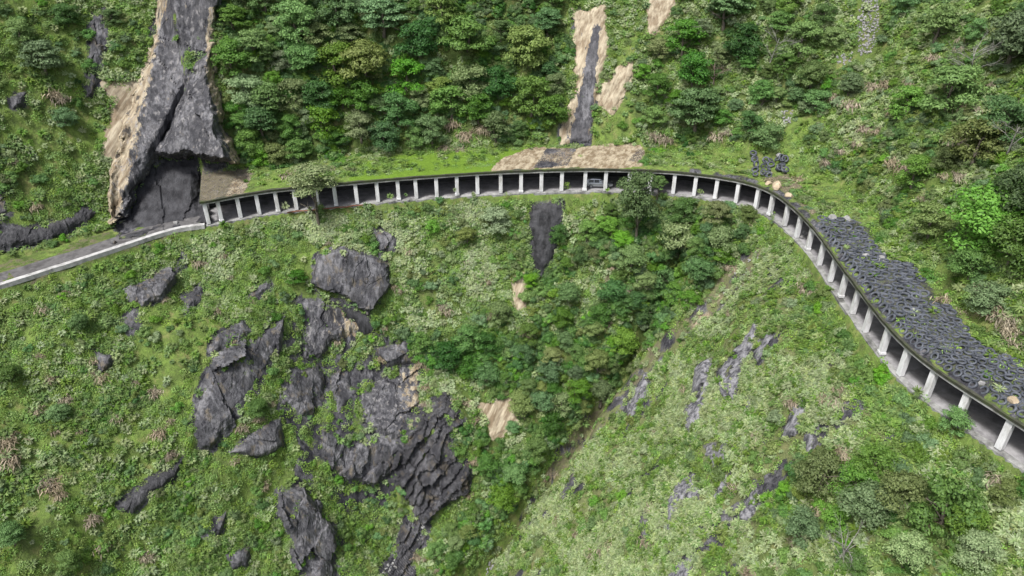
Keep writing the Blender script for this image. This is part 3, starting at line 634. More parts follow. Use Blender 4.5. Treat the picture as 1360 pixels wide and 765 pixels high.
    if r['t'] > .6 or r['k'] in (3, 6):      # never let the slope bury the middle of the face
        need = np.zeros(off.shape)
        for _ in range(3):
            pv = V+need[..., None]*nn; need = need+np.clip(interp(ZS, pv[..., 0], pv[..., 1])+.12-pv[..., 2], 0, 3)*.55
        need *= np.clip((ed-.25)/.8, 0, 1)
        for _ in range(10):
            q_ = need.copy(); q_[1:-1, 1:-1] = (need[:-2, 1:-1]+need[2:, 1:-1]+need[1:-1, :-2]+need[1:-1, 2:]+need[1:-1, 1:-1])/5; need = np.maximum(q_, need*.9)
        V = V+need[..., None]*nn
    keep = ed > -.55
    F_ = grid_faces(*AA.shape); F_ = F_[keep.ravel()[F_].all(1)]
    used = np.unique(F_); mp = np.full(AA.size, -1); mp[used] = np.arange(len(used))
    Vv = V.reshape(-1, 3)[used]; px, py, _ = proj(Vv)
    if r['k'] == 5: cx_ = 792-(py-40)*.155; tm = .95-1.9*np.exp(-((px-cx_)/np.interp(py, [20, 60, 120, 185], [3, 5, 8, 12]))**2)*np.clip((py-28)/20, 0, 1)
    elif idx == 2: tm = np.exp(-((px-(207-(py-215)*.42))/9)**2)*np.clip((py-208)/8, 0, 1)*np.clip((285-py)/20, 0, 1)
    elif idx in (0, 1): tm = np.maximum(np.clip((186-px+(200-py)*.22)/18, 0, 1)*1.1, np.clip((px-(270+np.maximum(0, py-100)*.27))/10, 0, 1.1)*(py > 10))
    else: tm = np.clip((px-px.min())/(np.ptp(px)+1e-6)*1.7-.75, -.3, .9)
    lip = np.clip(.30-ed.ravel()[used]*.7, -.35, .30)-(.25 if r['k'] in (1, 3, 5) else 0.15)
    return mesh_np(r['nm'], Vv, mp[F_], M['rock'][r['k']], smoothk, dict(tanmask=tm, lip=lip)), ctr
for idx, r in enumerate(ROCKS):
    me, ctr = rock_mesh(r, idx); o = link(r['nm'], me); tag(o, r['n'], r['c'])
    o.data.transform(Matrix.Translation(-Vector(ctr))); o.location = ctr

# ------------------------------------------------------------------ plants: prototype meshes
def cards(ctr, nrm, size, g, asp=.55, fold=.25, droop=.0):
    """one folded rhombic leaf (two triangles) per centre"""
    n = len(ctr); nrm = nrm/np.linalg.norm(nrm, axis=1, keepdims=True)
    r = g.normal(size=(n, 3)); a = np.cross(nrm, r); a /= np.linalg.norm(a, axis=1, keepdims=True)+1e-9; b = np.cross(nrm, a)
    sz = (size*g.uniform(.65, 1.35, n))[:, None]
    V = np.stack([ctr-a*sz*.5, ctr+b*sz*asp*.5-nrm*sz*fold*.3, ctr+a*sz*.5-nrm*sz*droop, ctr-b*sz*asp*.5-nrm*sz*fold*.3], 1)
    F_ = (np.arange(n)*4)[:, None]+np.array([[0, 1, 2, 3]])
    return V.reshape(-1, 3), F_
def crown_mesh(name, mat, seed, kind='round', leaves=2600, size=.12, puffs=26):
    """unit crown: radius about 1, base at z=0, top about 1.5"""
    g = np.random.default_rng(seed); Cs = []; Ns = []
    for k in range(puffs):
        th = g.uniform(0, 2*math.pi); rr = math.sqrt(g.uniform(0, 1))
        if kind == 'layer': z = g.choice([.2, .45, .7, .95, 1.1])+g.normal(0, .08); lim = math.sqrt(max(.05, 1-((z-.4)/.85)**2)); pr, fl = g.uniform(.20, .40), .5
        elif kind == 'shrub': z = g.uniform(.05, .75)*(1-rr*.55); lim = .85; pr, fl = g.uniform(.22, .42), .75
        else: z = .45+.65*math.sin(g.uniform(-1.2, 1.4)); lim = math.sqrt(max(.05, 1-((z-.35)/.85)**2)); pr, fl = g.uniform(.22, .40), .7
        c = np.array([math.cos(th)*rr*lim*.82, math.sin(th)*rr*lim*.82, z]); n = int(leaves/puffs*g.uniform(.6, 1.4)*(pr/.32)**1.6)
        d = g.normal(size=(n, 3)); d /= np.linalg.norm(d, axis=1, keepdims=True); d[:, 2] = np.abs(d[:, 2])*1.0-.28
        rad = pr*g.uniform(.55, 1.08, n)[:, None]
        Cs.append(c+d*rad*np.array([1, 1, fl])); Ns.append(d*1.0+np.array([0, 0, .45])+g.normal(0, .35, (n, 3)))
    V, F_ = cards(np.vstack(Cs), np.vstack(Ns), size, g)
    return mesh_np(name, V, F_, mat)
def blades_mesh(name, mat, seed, n=34, length=1.0, width=.09, spread=.75, arch=.9):
    g = np.random.default_rng(seed); V = []; Fs = []
    for k in range(n):
        th = g.uniform(0, 2*math.pi); l = length*g.uniform(.6, 1.15); d = np.array([math.cos(th), math.sin(th), 0]); sd = np.array([-d[1], d[0], 0])
        up = g.uniform(.5, 1.1); w = width*g.uniform(.7, 1.3); b = d*g.uniform(0, .12)
        pts = [b, b+d*l*.32*spread+np.array([0, 0, l*.55*up]), b+d*l*.85*spread+np.array([0, 0, l*(.72*up-.25*arch*g.uniform(.2, 1))])]
        i = len(V); ws = (.5, 1., .35)
        for q, p in enumerate(pts): V += [p-sd*w*ws[q]/1, p+sd*w*ws[q]/1]
        Fs += [(i, i+1, i+3, i+2), (i+2, i+3, i+5, i+4)]
    return mesh_np(name, np.array(V), np.array(Fs), mat)
def plume_mesh(name, seed):
    """dried silvergrass clump: drooping straw blades and feathery tops"""
    g = np.random.default_rng(seed); Vs = []; Fs = []; b = 0
    me = None
    V = []; F_ = []
    for k in range(150):
        th = g.uniform(0, 2*math.pi); d = np.array([math.cos(th), math.sin(th), 0]); sd = np.array([-d[1], d[0], 0]); l = g.uniform(.35, .8); w = g.uniform(.018, .045); up = g.uniform(.4, 1.1); o_ = g.normal(0, .38, 3)*np.array([1, 1, .2])
        pts = [o_, o_+d*l*.35+np.array([0, 0, l*.6*up]), o_+d*l*.8+np.array([0, 0, l*(.5*up-.25)]), o_+d*l*.98+np.array([0, 0, l*(.3*up-.55)])]
        i = len(V)
        for q, p in enumerate(pts): V += [p-sd*w*(.5, 1, 1.1, .4)[q], p+sd*w*(.5, 1, 1.1, .4)[q]]
        for q in range(3): F_.append((i+2*q, i+2*q+1, i+2*q+3, i+2*q+2))
    return mesh_np(name, np.array(V), np.array(F_), M['dry'])
def trunk_mesh(name, mat, seed, h=4., r=.16, limbs=6, crown_r=1.6, crown_h=2.2, twigs=0, bare=False):
    g = np.random.default_rng(seed); b = MB(); top = h*.72 if not bare else h*.9
    n = 6; zs = np.linspace(-.6, top, n); jx = np.cumsum(g.normal(0, .05*h/4, n)); jy = np.cumsum(g.normal(0, .05*h/4, n)); jx -= jx[0]; jy -= jy[0]
    sp = np.stack([jx, jy, zs], 1); b.tube(sp, np.linspace(r*1.25, r*.35, n), 7)
    for k in range(limbs):
        t = g.uniform(.35, .95); i = min(int(t*(n-1)), n-2); p = sp[i]+(sp[i+1]-sp[i])*(t*(n-1)-i); th = k*2.4+g.uniform(-.4, .4); L_ = crown_r*g.uniform(.55, .95)
        d = np.array([math.cos(th), math.sin(th), g.uniform(.45, 1.0)]); q = p+d*L_*.5; e = q+np.array([d[0], d[1], d[2]*.6])*L_*.5
        b.tube([p, q, e], [r*.42, r*.26, r*.10], 5)
        for m in range(twigs):
            s0 = p+(e-p)*g.uniform(.35, 1); dd = d+g.normal(0, .55, 3); dd /= np.linalg.norm(dd); l = L_*g.uniform(.3, .6); mid = s0+dd*l*.5+g.normal(0, .05, 3)
            b.tube([s0, mid, s0+dd*l+np.array([0, 0, .1])], [r*.16, r*.11, r*.05], 4)
            if bare:
                for _ in range(2):
                    d3 = dd+g.normal(0, .6, 3); b.tube([mid, mid+d3*l*.5], [r*.08, r*.035], 3)
    return b.mesh(name, mat, True)

CROWN = {}
for ci, (cname, kinds) in enumerate(dict(dark=('round', 'round'), mid=('round', 'layer', 'round'), blue=('layer', 'round'), olive=('layer', 'round'), pale=('round', 'layer'), lime=('round',), feather=('round',)).items()):
    CROWN[cname] = [crown_mesh('crown', M[cname], 300+ci*10+k, kd, 5200, .092, 46) for k, kd in enumerate(kinds)]
SHRUB = {c: [crown_mesh('shrub', M[c], 400+i*10+k, 'shrub', 1500, .145, 16) for k in range(2)] for i, c in enumerate(('dark', 'mid', 'blue', 'olive', 'pale', 'lime'))}
TRUNK = [trunk_mesh('trunk', M['bark'], 500+k, 4, .15, 6, 1.6, twigs=1) for k in range(4)]

# ------------------------------------------------------------------ where the plants stand
LAND = [((250,90),'tall dark cliff'),((225,260),'undercut rock wall'),((60,180),'upper left grass slope'),((60,330),'open road'),((300,250),'gallery entrance'),
 ((415,235),'pale feathery tree'),((560,220),'bright turf roof'),((755,205),'tan streaked roof'),((775,100),'pale earth scar'),((480,100),'olive layered tree'),((620,90),'dense dark forest'),
 ((920,160),'blue-green tree'),((1020,222),'tyre pile'),((1155,40),'white rubble streak'),((1280,95),'grey leafless tree'),((1310,300),'bright green tree'),((1180,370),'tyre covered roof'),((1180,180),'upper right slope'),((1060,310),'gallery bend'),
 ((850,260),'tree before the gallery'),((722,310),'wet black chute'),((815,305),'lime green tree'),((900,320),'big pale bush'),((465,365),'overhanging slab'),((310,510),'smooth outcrop'),((200,380),'blocky roadside rock'),
 ((80,480),'far left slope'),((200,645),'long thin ledge'),((400,700),'bottom edge rock'),((520,530),'half tan rock'),((570,610),'layered outcrop'),((650,690),'gully mouth'),((650,470),'middle slope'),((790,470),'shady bush slope'),
 ((930,450),'gully crease'),((980,480),'long grey rock strip'),((900,660),'low pale rock strip'),((1070,560),'twin rock strips'),((1105,725),'white bare tree'),((1240,660),'feathery green tree'),((1300,590),'last columns'),((80,700),'bottom left corner'),((1180,520),'curved gallery slope'),((760,700),'lower pale grass')]
LXY = np.array([l[0] for l in LAND], float)
def where(px, py):
    i = int(np.argmin(((LXY-(px, py))**2).sum(1))); dx, dy = px-LXY[i, 0], py-LXY[i, 1]; nm = LAND[i][1]
    if math.hypot(dx, dy) < 26: return 'close to the '+nm
    if abs(dx) > 1.8*abs(dy): return ('right of the ' if dx > 0 else 'left of the ')+nm
    if abs(dy) > 1.8*abs(dx): return ('below the ' if dy > 0 else 'above the ')+nm
    return ('below and ' if dy > 0 else 'above and ')+('right of the ' if dx > 0 else 'left of the ')+nm
PENDING = []     # (object, look, px, py, category, group)
def later(o, look, px, py, cat, group): PENDING.append((o, look, px, py, cat, group))
def settle_labels():
    d = {}
    for it in PENDING: d.setdefault((it[1], where(it[2], it[3])), []).append(it)
    for (look, w), its in d.items():
        its.sort(key=lambda i: i[2])
        for k, it in enumerate(its):
            lab = f'{look} {w}' if len(its) == 1 else f'{look} {w}, {ordn(k+1)} from left'
            tag(it[0], lab, it[4], it[5])

LOOK = dict(dark='dark green', mid='mid green', blue='blue green', olive='olive green', pale='pale green', lime='lime green', feather='pale green')
ntree = 0
def tree(px, py, rad, colour, var=0, h=None, look=None, base_px=None, cat='tree', group='trees on the slope', label=None, squash=1.):
    """crown centred near the pixel's place on the slope; the trunk stands on the ground below it"""
    global ntree
    g = np.random.default_rng(7000+ntree); ntree += 1
    if base_px is None:
        p0 = hit([px], [py])[0]; dep = proj(p0[None])[2][0]; pb = hit([px], [py+F_PX*rad*.55/dep])[0]
    else: pb = hit([base_px[0]], [base_px[1]])[0]
    h = h or rad*g.uniform(1.1, 1.5)
    if base_px is not None:   # put the crown where the photo shows it: height from the ray at the trunk's distance
        D = rays(px, py); tq = pb[1]/D[1]; h = max(rad, CAMZ+tq*D[2]-pb[2])+rad*.52*squash
    t = empty('tree', pb, g.uniform(0, 6.28))
    tk = link('trunk', TRUNK[ntree % 4], t); tk.scale = (rad/2.2, rad/2.2, h/4.)
    cm = CROWN[colour][var % len(CROWN[colour])]; c = link('crown', cm, t)
    c.location = (0, 0, h-rad*.95*squash); c.scale = (rad, rad*g.uniform(.85, 1.15), rad*.95*squash*g.uniform(.85, 1.1)); c.rotation_euler = (g.normal(0, .08), g.normal(0, .08), g.uniform(0, 6.28))
    if label: tag(t, label, cat, group)
    else:
        size = 'large' if rad > 3.4 else ('small' if rad < 2.3 else 'medium')
        later(t, f'{size} {LOOK[colour]} tree', px, py, cat, group)
    return t

TR = []   # px, py, rad used for spacing
def T(px, py, rad, colour, var=0, **k): TR.append((px, py, rad)); return tree(px, py, rad, colour, var, **k)
T(414,236,4.2,'feather',0,base_px=(424,300),label='pale feathery tree with a thin bare trunk standing in front of the left gallery',squash=.8)
T(849,258,3.9,'blue',1,base_px=(846,322),label='mid green tree hiding a column at the middle of the gallery',squash=1.35)
T(870,244,1.7,'mid',1,base_px=(872,268),label='small sapling beside the tree hiding a gallery column')
T(806,300,2.3,'lime',0,label='bright lime green tree below the middle of the gallery, left of two lime crowns',squash=.8)
T(826,320,1.9,'lime',0,label='bright lime green tree below the middle of the gallery, right of two lime crowns',squash=.8)
T(900,318,4.4,'pale',0); T(955,325,3.2,'olive',0); T(880,370,3.2,'blue',1)
T(922,158,4.9,'blue',0,label='large blue green tree on the slope above the gallery right of the earth scar')
T(485,95,5.2,'olive',0,label='olive layered tree in the dark forest above the turf roof')
T(448,88,4.6,'mid',0); T(395,40,4.2,'mid',2); T(530,150,4,'blue',1); T(560,60,4.6,'dark',0); T(620,60,5,'mid',1); T(660,110,4,'dark',1); T(600,140,3.8,'mid',0); T(700,70,4.4,'olive',1); T(705,140,4,'mid',2)
T(390,130,3.6,'olive',1); T(430,170,3.6,'mid',0); T(350,170,3.4,'blue',0); T(370,205,2.6,'olive',1); T(340,70,3.4,'mid',2); T(480,175,3.2,'pale',1); T(575,180,3.2,'blue',1); T(540,105,4,'mid',0); T(510,30,4.6,'blue',0); T(450,20,4.4,'dark',1)
T(62,86,3.4,'blue',0,label='round blue green bush tree alone on the upper left grass slope'); T(88,155,2,'blue',1)
T(1308,296,4.6,'lime',0,label='largest bright green tree behind the tyre covered roof',squash=1.1); T(1345,265,3.8,'dark',0); T(1285,355,2.6,'mid',0); T(1335,330,3.5,'mid',2); T(1255,128,4.2,'mid',0); T(1200,140,3.2,'mid',2); T(1320,170,4,'blue',1); T(1340,60,4.4,'blue',0); T(1240,40,3.6,'mid',1)
T(1290,200,3.6,'olive',1); T(1210,235,2.8,'mid',2)
T(980,60,3.8,'dark',1); T(960,20,4.4,'blue',0); T(905,60,3.6,'mid',2); T(920,100,3.6,'dark',0); T(1010,130,3,'mid',1); T(1060,60,3.6,'mid',0); T(1020,180,3.0,'blue',1); T(870,120,3,'mid',0); T(1075,110,3,'olive',0)
T(1245,672,3.9,'mid',1,label='feathery green tree at the lower right below the last columns',squash=1.3); T(1150,670,3.2,'blue',0); T(1085,632,3.3,'olive',1,label='olive grey rounded tree at the lower right of the pale grass face'); T(1190,655,2.8,'olive',0); T(1130,640,2.6,'mid',0); T(1135,750,1.6,'mid',1); T(1290,735,2.2,'pale',0); T(1060,700,2.4,'blue',1); T(1200,735,2.2,'pale',1); T(1160,610,2.2,'mid',1)
T(1040,650,1.0,'lime',0,label='tiny lime green sapling left of the olive rounded tree'); T(826,658,1.0,'lime',0,label='tiny lime green sapling in the pale grass, right one of a pair'); T(790,666,1.0,'lime',0,label='tiny lime green sapling in the pale grass, left one of a pair')
T(705,375,1.5,'lime',0,label='small lime green sapling at the foot of the wet black chute'); T(575,302,1.4,'lime',0,label='small lime green sapling below the turf roof section')
for px_t, py_t, r_t, c_t in [(960,335,2.2,'mid'),(925,360,2.6,'blue'),(895,388,2.6,'mid'),(858,420,2.8,'dark'),(826,452,2.8,'mid'),(793,486,2.8,'olive'),(763,520,2.6,'mid'),(735,556,2.6,'dark'),(710,596,2.4,'mid'),(682,630,2.2,'blue'),
   (80,548,1.7,'blue'),(18,500,2.1,'mid'),(108,430,1.5,'blue'),(345,543,1.9,'mid'),(658,292,3.0,'pale'),(620,318,2.0,'olive'),(395,368,1.7,'mid'),(20,712,2.0,'blue'),(90,742,1.7,'mid'),(200,118,1.3,'mid'),(90,20,2.6,'dark'),(30,45,2.6,'mid'),(150,25,2.,'mid')]: T(px_t, py_t, r_t, c_t, 0)
T(1262,562,1.8,'mid',2,label='small leafy tree in front of the column feet at the right')
# forest fill
def fill_trees(poly, n, r0, r1, cols_, gap=1.15, tries=2500, seed=1):
    g = np.random.default_rng(seed); poly_a = np.array(poly); c = 0
    for _ in range(tries):
        if c >= n: break
        px = g.uniform(max(poly_a[:, 0].min(), -40), min(poly_a[:, 0].max(), 1640)); py = g.uniform(max(poly_a[:, 1].min(), -45), min(poly_a[:, 1].max(), 800))
        if not inpoly(px, py, poly): continue
        rad = g.uniform(r0, r1)
        if any(math.hypot(px-a, py-b) < (rad+q)*gap*4.3 for a, b, q in TR): continue
        if any(math.hypot(px-a, py-b) < r_ for a, b, r_ in ((1153,30,40),(1150,80,45),(1120,85,25),(1020,225,45),(1045,160,25),(1020,255,30))): continue
        if any(inpoly(px, py+8, r['p']) or inpoly(px, py, r['p']) for r in ROCKS if r['k'] != 3): continue
        T(px, py, rad, cols_[g.integers(len(cols_))], int(g.integers(3))); c += 1
fill_trees(Z_FOREST, 60, 1.8, 3.8, ['dark', 'mid', 'mid', 'blue', 'olive', 'mid', 'pale'], .95, seed=2)
fill_trees(Z_UPR, 30, 1.5, 3.2, ['mid', 'blue', 'pale', 'olive', 'mid'], 1.0, seed=3)
fill_trees(Z_UPRR, 40, 1.8, 3.2, ['mid', 'pale', 'mid', 'olive', 'blue'], 1.3, seed=4)
fill_trees(Z_MID, 55, 1.4, 3.0, ['mid', 'dark', 'mid', 'blue', 'olive', 'dark'], 1.0, seed=5)
fill_trees([(1365,40),(1640,40),(1640,560),(1460,480),(1365,420)], 14, 2., 3.4, ['mid', 'blue', 'olive', 'mid'], 1.2, seed=14)
fill_trees(Z_LOWR, 8, 1.2, 2.2, ['mid', 'pale', 'olive', 'mid'], 1.1, seed=6)

# bare trees
def bare_tree(px, py, h, mat, label, seed, lim=9):
    p = hit([px], [py])[0]; t = empty('bare_tree', p); g = np.random.default_rng(seed)
    link('trunk', trunk_mesh('trunk', mat, seed, h, .11, lim, h*.55, twigs=7, bare=True), t); t.rotation_euler = (g.normal(0, .12)+.1, g.normal(0, .1), 0)
    tag(t, label, 'bare tree')
bare_tree(1108, 752, 5.2, M['deadwood'], 'leafless white branched tree at the bottom edge of the lower right slope', 81, 12)
bare_tree(1018, 92, 6.5, M['deadwood'], 'tall grey leafless tree on the slope left of the white rubble streak', 82)
bare_tree(1282, 122, 6.5, M['deadwood'], 'spreading grey leafless tree near the upper right corner', 83, 12)
bare_tree(948, 118, 5, M['brownwood'], 'brown leafless tree above the large blue green tree', 84, 12)
bare_tree(1338, 205, 4.5, M['deadwood'], 'thin grey leafless tree at the right edge', 85, 6)

# ------------------------------------------------------------------ scattered undergrowth
dxs = (ZS[1:-1, 2:]-ZS[1:-1, :-2])/(2*GS); dys = (ZS[2:, 1:-1]-ZS[:-2, 1:-1])/(2*GS)
area = np.zeros_like(ZS); area[1:-1, 1:-1] = np.minimum(np.sqrt(1+dxs**2+dys**2), 3.2)
px_, py_, dd_ = proj(np.stack([X, Y, ZS], -1))
vis = (px_ > -300) & (px_ < 1660) & (py_ > -140) & (py_ < 900) & (dd_ > 30)
onroad = (U > -.9) & (U < 7.5) & ~((in_gal > .5) & (U > -.4))
onroad |= (U < 1.2) & (U > -.5)
W_ = area*vis*~onroad
rockmask = np.zeros_like(ZS, bool)
rockin = np.full(ZS.shape, 0.)
for r in ROCKS:
    a = np.array(r['p']); bx = vis & (px_ > a[:, 0].min()) & (px_ < a[:, 0].max()) & (py_ > a[:, 1].min()) & (py_ < a[:, 1].max())
    ii = np.nonzero(bx); ins_ = inpoly(px_[ii], py_[ii], r['p']); ii = (ii[0][ins_], ii[1][ins_]); rockmask[ii] = True; rockin[ii] = edgedist(px_[ii], py_[ii], r['p'])/8.+(9 if r['k'] in (1, 3, 5, 6) else 0)
bare = inpoly(px_, py_, [(650,228),(668,206),(700,199),(740,196),(852,192),(858,206),(852,222)]) | inpoly(px_, py_, [(250,230),(335,222),(318,262),(255,272)])
tyrem = inpoly(px_, py_, TYREZ) & (U > .1)
crease = np.exp(-((lower.bl-lower.zr-3.2)/2.6)**2)*(U < -4)
gully = inpoly(px_, py_, Z_GULLYROCK)
KEEP = [[(1135,-12),(1172,-12),(1174,45),(1164,80),(1108,94),(1106,70),(1134,62)], [(992,206),(1048,203),(1046,240),(1000,240)], [(1034,144),(1056,142),(1054,168),(1036,168)]]
keep_ = np.zeros(ZS.shape, bool)
for k_ in KEEP: keep_ |= inpoly(px_, py_, k_) & vis
turf = inpoly(px_, py_, Z_TURF)
wxg, wyg = warp(px_, py_, np.stack([X, Y, ZS], -1), 22)
ZONES = [('forest', Z_FOREST), ('upr', Z_UPR), ('uprr', Z_UPRR), ('mid', Z_MID), ('pale', Z_PALE), ('lowr', Z_LOWR), ('greenr', Z_GREENR), ('tufty', Z_TUFTY), ('topl', Z_TOPL)]
zone = np.zeros(ZS.shape, int)
for zi, (zn, poly) in enumerate(ZONES): zone[inpoly(wxg, wyg, poly)] = zi+1
#           default forest upr  uprr  mid  pale  lowr greenr tufty topl
DENS = dict(
 silver=  [ .28,  .15, .60, .70,  .35, 3.4, .9,   .7,  1.7, .45],
 green=   [ .80,  .30, .8,  1.0,  .8,  1.1,  1.0, 1.5,  1.0, .8],
 moss=    [2.60,  .3,  .8, 1.4,  .6,  1.2,  1.1, 2.0,  1.6, 2.4],
 shrub=   [ .24, 1.10, .60, .55, 1.10, .07, .45, .18,  .24, .26],
 dry=     [.018, .015, .022, .024, .010, .008, .014, .008, .012, .014])
clump = fbm(np.stack([X, Y, ZS], -1), 6, 3, 91); clump3 = fbm(np.stack([X, Y, ZS], -1)*np.array([1, 1, .55]), 7, 3, 93); clump2 = fbm(np.stack([X, Y, ZS], -1), 3.5, 3, 92)
patch = sstep(.02, .22, fbm(np.stack([X, Y, ZS], -1)*np.array([1, 1, .8]), 12, 3, 95))*np.isin(zone, (0, 9))
def scatter(kind, seed, mult=1., minu=0):
    g = np.random.default_rng(seed); dn = np.array(DENS[kind])[zone]*GS*GS*W_*mult
    cl = clump*1.5 if kind in ('silver', 'dry') else (-clump if kind == 'shrub' else clump2)
    dn = dn*(np.clip(.9+3.2*cl, .06, 3.2) if kind != 'moss' else np.clip(1-2.4*clump3, .15, 2.2))
    edgeb = np.where((U < -.5) & (U > -3.2) & (S > S_GAL0), 1.8, 1.); dn = dn*edgeb
    dn = np.where(rockmask, dn*np.where(rockin > 8, .03, np.where((clump2 > .24) & (rockin < 6), .6, np.where(rockin > .9, .03, .75))), dn); dn = np.where(bare, dn*.012, dn); dn = np.where(tyrem, dn*.10, dn); dn = np.where(gully, dn*.12, dn)
    dn = dn*(1-.9*crease)*(1-patch*dict(silver=.8, green=.75, shrub=.75, dry=.2, moss=.45)[kind])*(1+(1-patch)*np.isin(zone, (0, 9))*dict(silver=.5, green=.2, shrub=.7, dry=.3, moss=0)[kind]); dn = np.where(keep_, dn*.04, dn); dn = dn*(1-.8*np.clip(np.where(U < 8, at_[3], at_[3])-.25, 0, .8)/.8)
    dn = np.where(turf, dn*(.10 if kind in ('silver', 'shrub', 'dry') else .75), dn)
    n = g.poisson(dn); iy, ix = np.nonzero(n); rep = n[iy, ix]; iy = np.repeat(iy, rep); ix = np.repeat(ix, rep)
    x = X[iy, ix]+g.uniform(-GS/2, GS/2, len(ix)); y = Y[iy, ix]+g.uniform(-GS/2, GS/2, len(ix)); z = interp(ZS, x, y)
    return np.stack([x, y, z], 1), zone[iy, ix], g
def lean(P, g, k=.55):
    n = normal_at(P[:, 0], P[:, 1], ZS, .9); n = n*k+np.array([0, 0, 1-k]); n /= np.linalg.norm(n, axis=1, keepdims=True)
    # euler XYZ taking z to n, with a random spin first
    rx = -np.arcsin(np.clip(n[:, 1], -1, 1)); ry = np.arctan2(n[:, 0], n[:, 2])
    out = np.zeros((len(P), 3)); sp = g.uniform(0, 6.283, len(P))
    for i in range(len(P)):
        q = Vector((0, 0, 1)).rotation_difference(Vector(n[i])) @ Euler((0, 0, sp[i])).to_quaternion(); out[i] = q.to_euler()
    return out
GN = {}
def instancer(name, P, rot, scl, idx, protos, label=None):
    col = bpy.data.collections.new(name+'_kinds')
    for k, me in enumerate(protos):
        o = bpy.data.objects.new(f'{k:02d}_'+name, me); col.objects.link(o)
    me = bpy.data.meshes.new(name); me.vertices.add(len(P)); me.vertices.foreach_set('co', np.asarray(P, np.float32).ravel())
    a = me.attributes.new('rot', 'FLOAT_VECTOR', 'POINT'); a.data.foreach_set('vector', np.asarray(rot, np.float32).ravel())
    a = me.attributes.new('scl', 'FLOAT', 'POINT'); a.data.foreach_set('value', np.asarray(scl, np.float32))
    a = me.attributes.new('idx', 'INT', 'POINT'); a.data.foreach_set('value', np.asarray(idx, np.int32))
    o = link(name, me); t = bpy.data.node_groups.new(name, 'GeometryNodeTree')
    t.interface.new_socket('Geometry', in_out='INPUT', socket_type='NodeSocketGeometry'); t.interface.new_socket('Geometry', in_out='OUTPUT', socket_type='NodeSocketGeometry')
    N = t.nodes.new; gi, go = N('NodeGroupInput'), N('NodeGroupOutput'); ip = N('GeometryNodeInstanceOnPoints'); ci = N('GeometryNodeCollectionInfo')
    ci.inputs['Collection'].default_value = col; ci.inputs['Separate Children'].default_value = True; ci.inputs['Reset Children'].default_value = True
    ip.inputs['Pick Instance'].default_value = True
    def na(nm, dt): q = N('GeometryNodeInputNamedAttribute'); q.data_type = dt; q.inputs['Name'].default_value = nm; return q.outputs['Attribute']
    e = N('FunctionNodeEulerToRotation'); lk = t.links.new
    lk(gi.outputs[0], ip.inputs['Points']); lk(ci.outputs[0], ip.inputs['Instance']); lk(na('rot', 'FLOAT_VECTOR'), e.inputs[0]); lk(e.outputs[0], ip.inputs['Rotation'])
    lk(na('scl', 'FLOAT'), ip.inputs['Scale']); lk(na('idx', 'INT'), ip.inputs['Instance Index']); lk(ip.outputs[0], go.inputs[0])
    md = o.modifiers.new('scatter', 'NODES'); md.node_group = t
    tag(o, label, kind='stuff'); return o
P, zn, g = scatter('silver', 1); instancer('silvergrass', P, lean(P, g, .7), g.uniform(.45, .95, len(P)), g.integers(0, 4, len(P)), [blades_mesh('silvergrass', M['silver'], 600+k, 38, 1., .085) for k in range(4)])
print('silver', len(P))
P, zn, g = scatter('green', 2); instancer('green_grass', P, lean(P, g, .6), g.uniform(.4, 1.0, len(P)), g.integers(0, 4, len(P)), [blades_mesh('green_grass', M['green'], 610+k, 34, 1., .09, .9, .8) for k in range(4)])
print('green', len(P))
def mossclump(seed, n=60):
    g = np.random.default_rng(seed); rr = np.sqrt(g.uniform(0, 1, n))*.6; th = g.uniform(0, 6.28, n)
    c = np.stack([rr*np.cos(th), rr*np.sin(th), .10+.18*(1-rr)+g.normal(0, .05, n)], 1); nn = np.stack([np.cos(th)*.5, np.sin(th)*.5, np.ones(n)], 1)+g.normal(0, .35, (n, 3))
    V, F_ = cards(c, nn, .17, g, .7); return mesh_np('ground_cover', V, F_, M['moss'])
P, zn, g = scatter('moss', 3); instancer('ground_cover', P, lean(P, g, .95), g.uniform(.6, 1.3, len(P)), g.integers(0, 4, len(P)), [mossclump(620+k) for k in range(4)])
print('moss', len(P))

# shrubs: the 300 that show largest are things, the rest one mass
P, zn, g = scatter('shrub', 4)
names = np.array(['dark', 'mid', 'blue', 'olive', 'pale', 'lime']); PR = [[.05,.4,.25,.15,.12,.03],[.35,.3,.2,.15,0,0],[.15,.3,.25,.15,.15,0],[.05,.3,.25,.15,.23,.02],[.30,.40,.14,.10,.05,.01],[.0,.3,.1,.3,.3,0],[.08,.4,.25,.15,.1,.02],[0,.5,.15,.15,.1,.1],[.05,.35,.2,.25,.15,0],[.1,.4,.3,.15,.05,0]]
ci = np.array([g.choice(6, p=np.array(PR[z])/sum(PR[z])) for z in zn]); rad = (.32+1.15*g.uniform(0, 1, len(P))**1.5)*np.where(zn == 0, .9, 1.)*np.where(np.isin(zn, (1, 4)), 1.2, 1.)
px, py, dd = proj(P); inside = (px > 5) & (px < 1355) & (py > 5) & (py < 760)
score = np.where(inside, rad/dd, 0); order = np.argsort(-score); rot = lean(P, g, .35); var = g.integers(0, 2, len(P))
for i in order[:290]:
    me = SHRUB[names[ci[i]]][var[i]]; o = link('shrub', me, None, P[i]-np.array([0, 0, .1])); o.rotation_euler = rot[i]; o.scale = (rad[i],)*3
    later(o, ('big ' if rad[i] > 1.25 else 'small ')+LOOK[names[ci[i]]]+' shrub', px[i], py[i], 'shrub', 'shrubs on the slope')
rest = order[290:]
instancer('undergrowth', P[rest]-np.array([0, 0, .1]), rot[rest], rad[rest], ci[rest]*2+var[rest], [SHRUB[c][k] for c in names for k in range(2)])
print('shrubs', len(P))
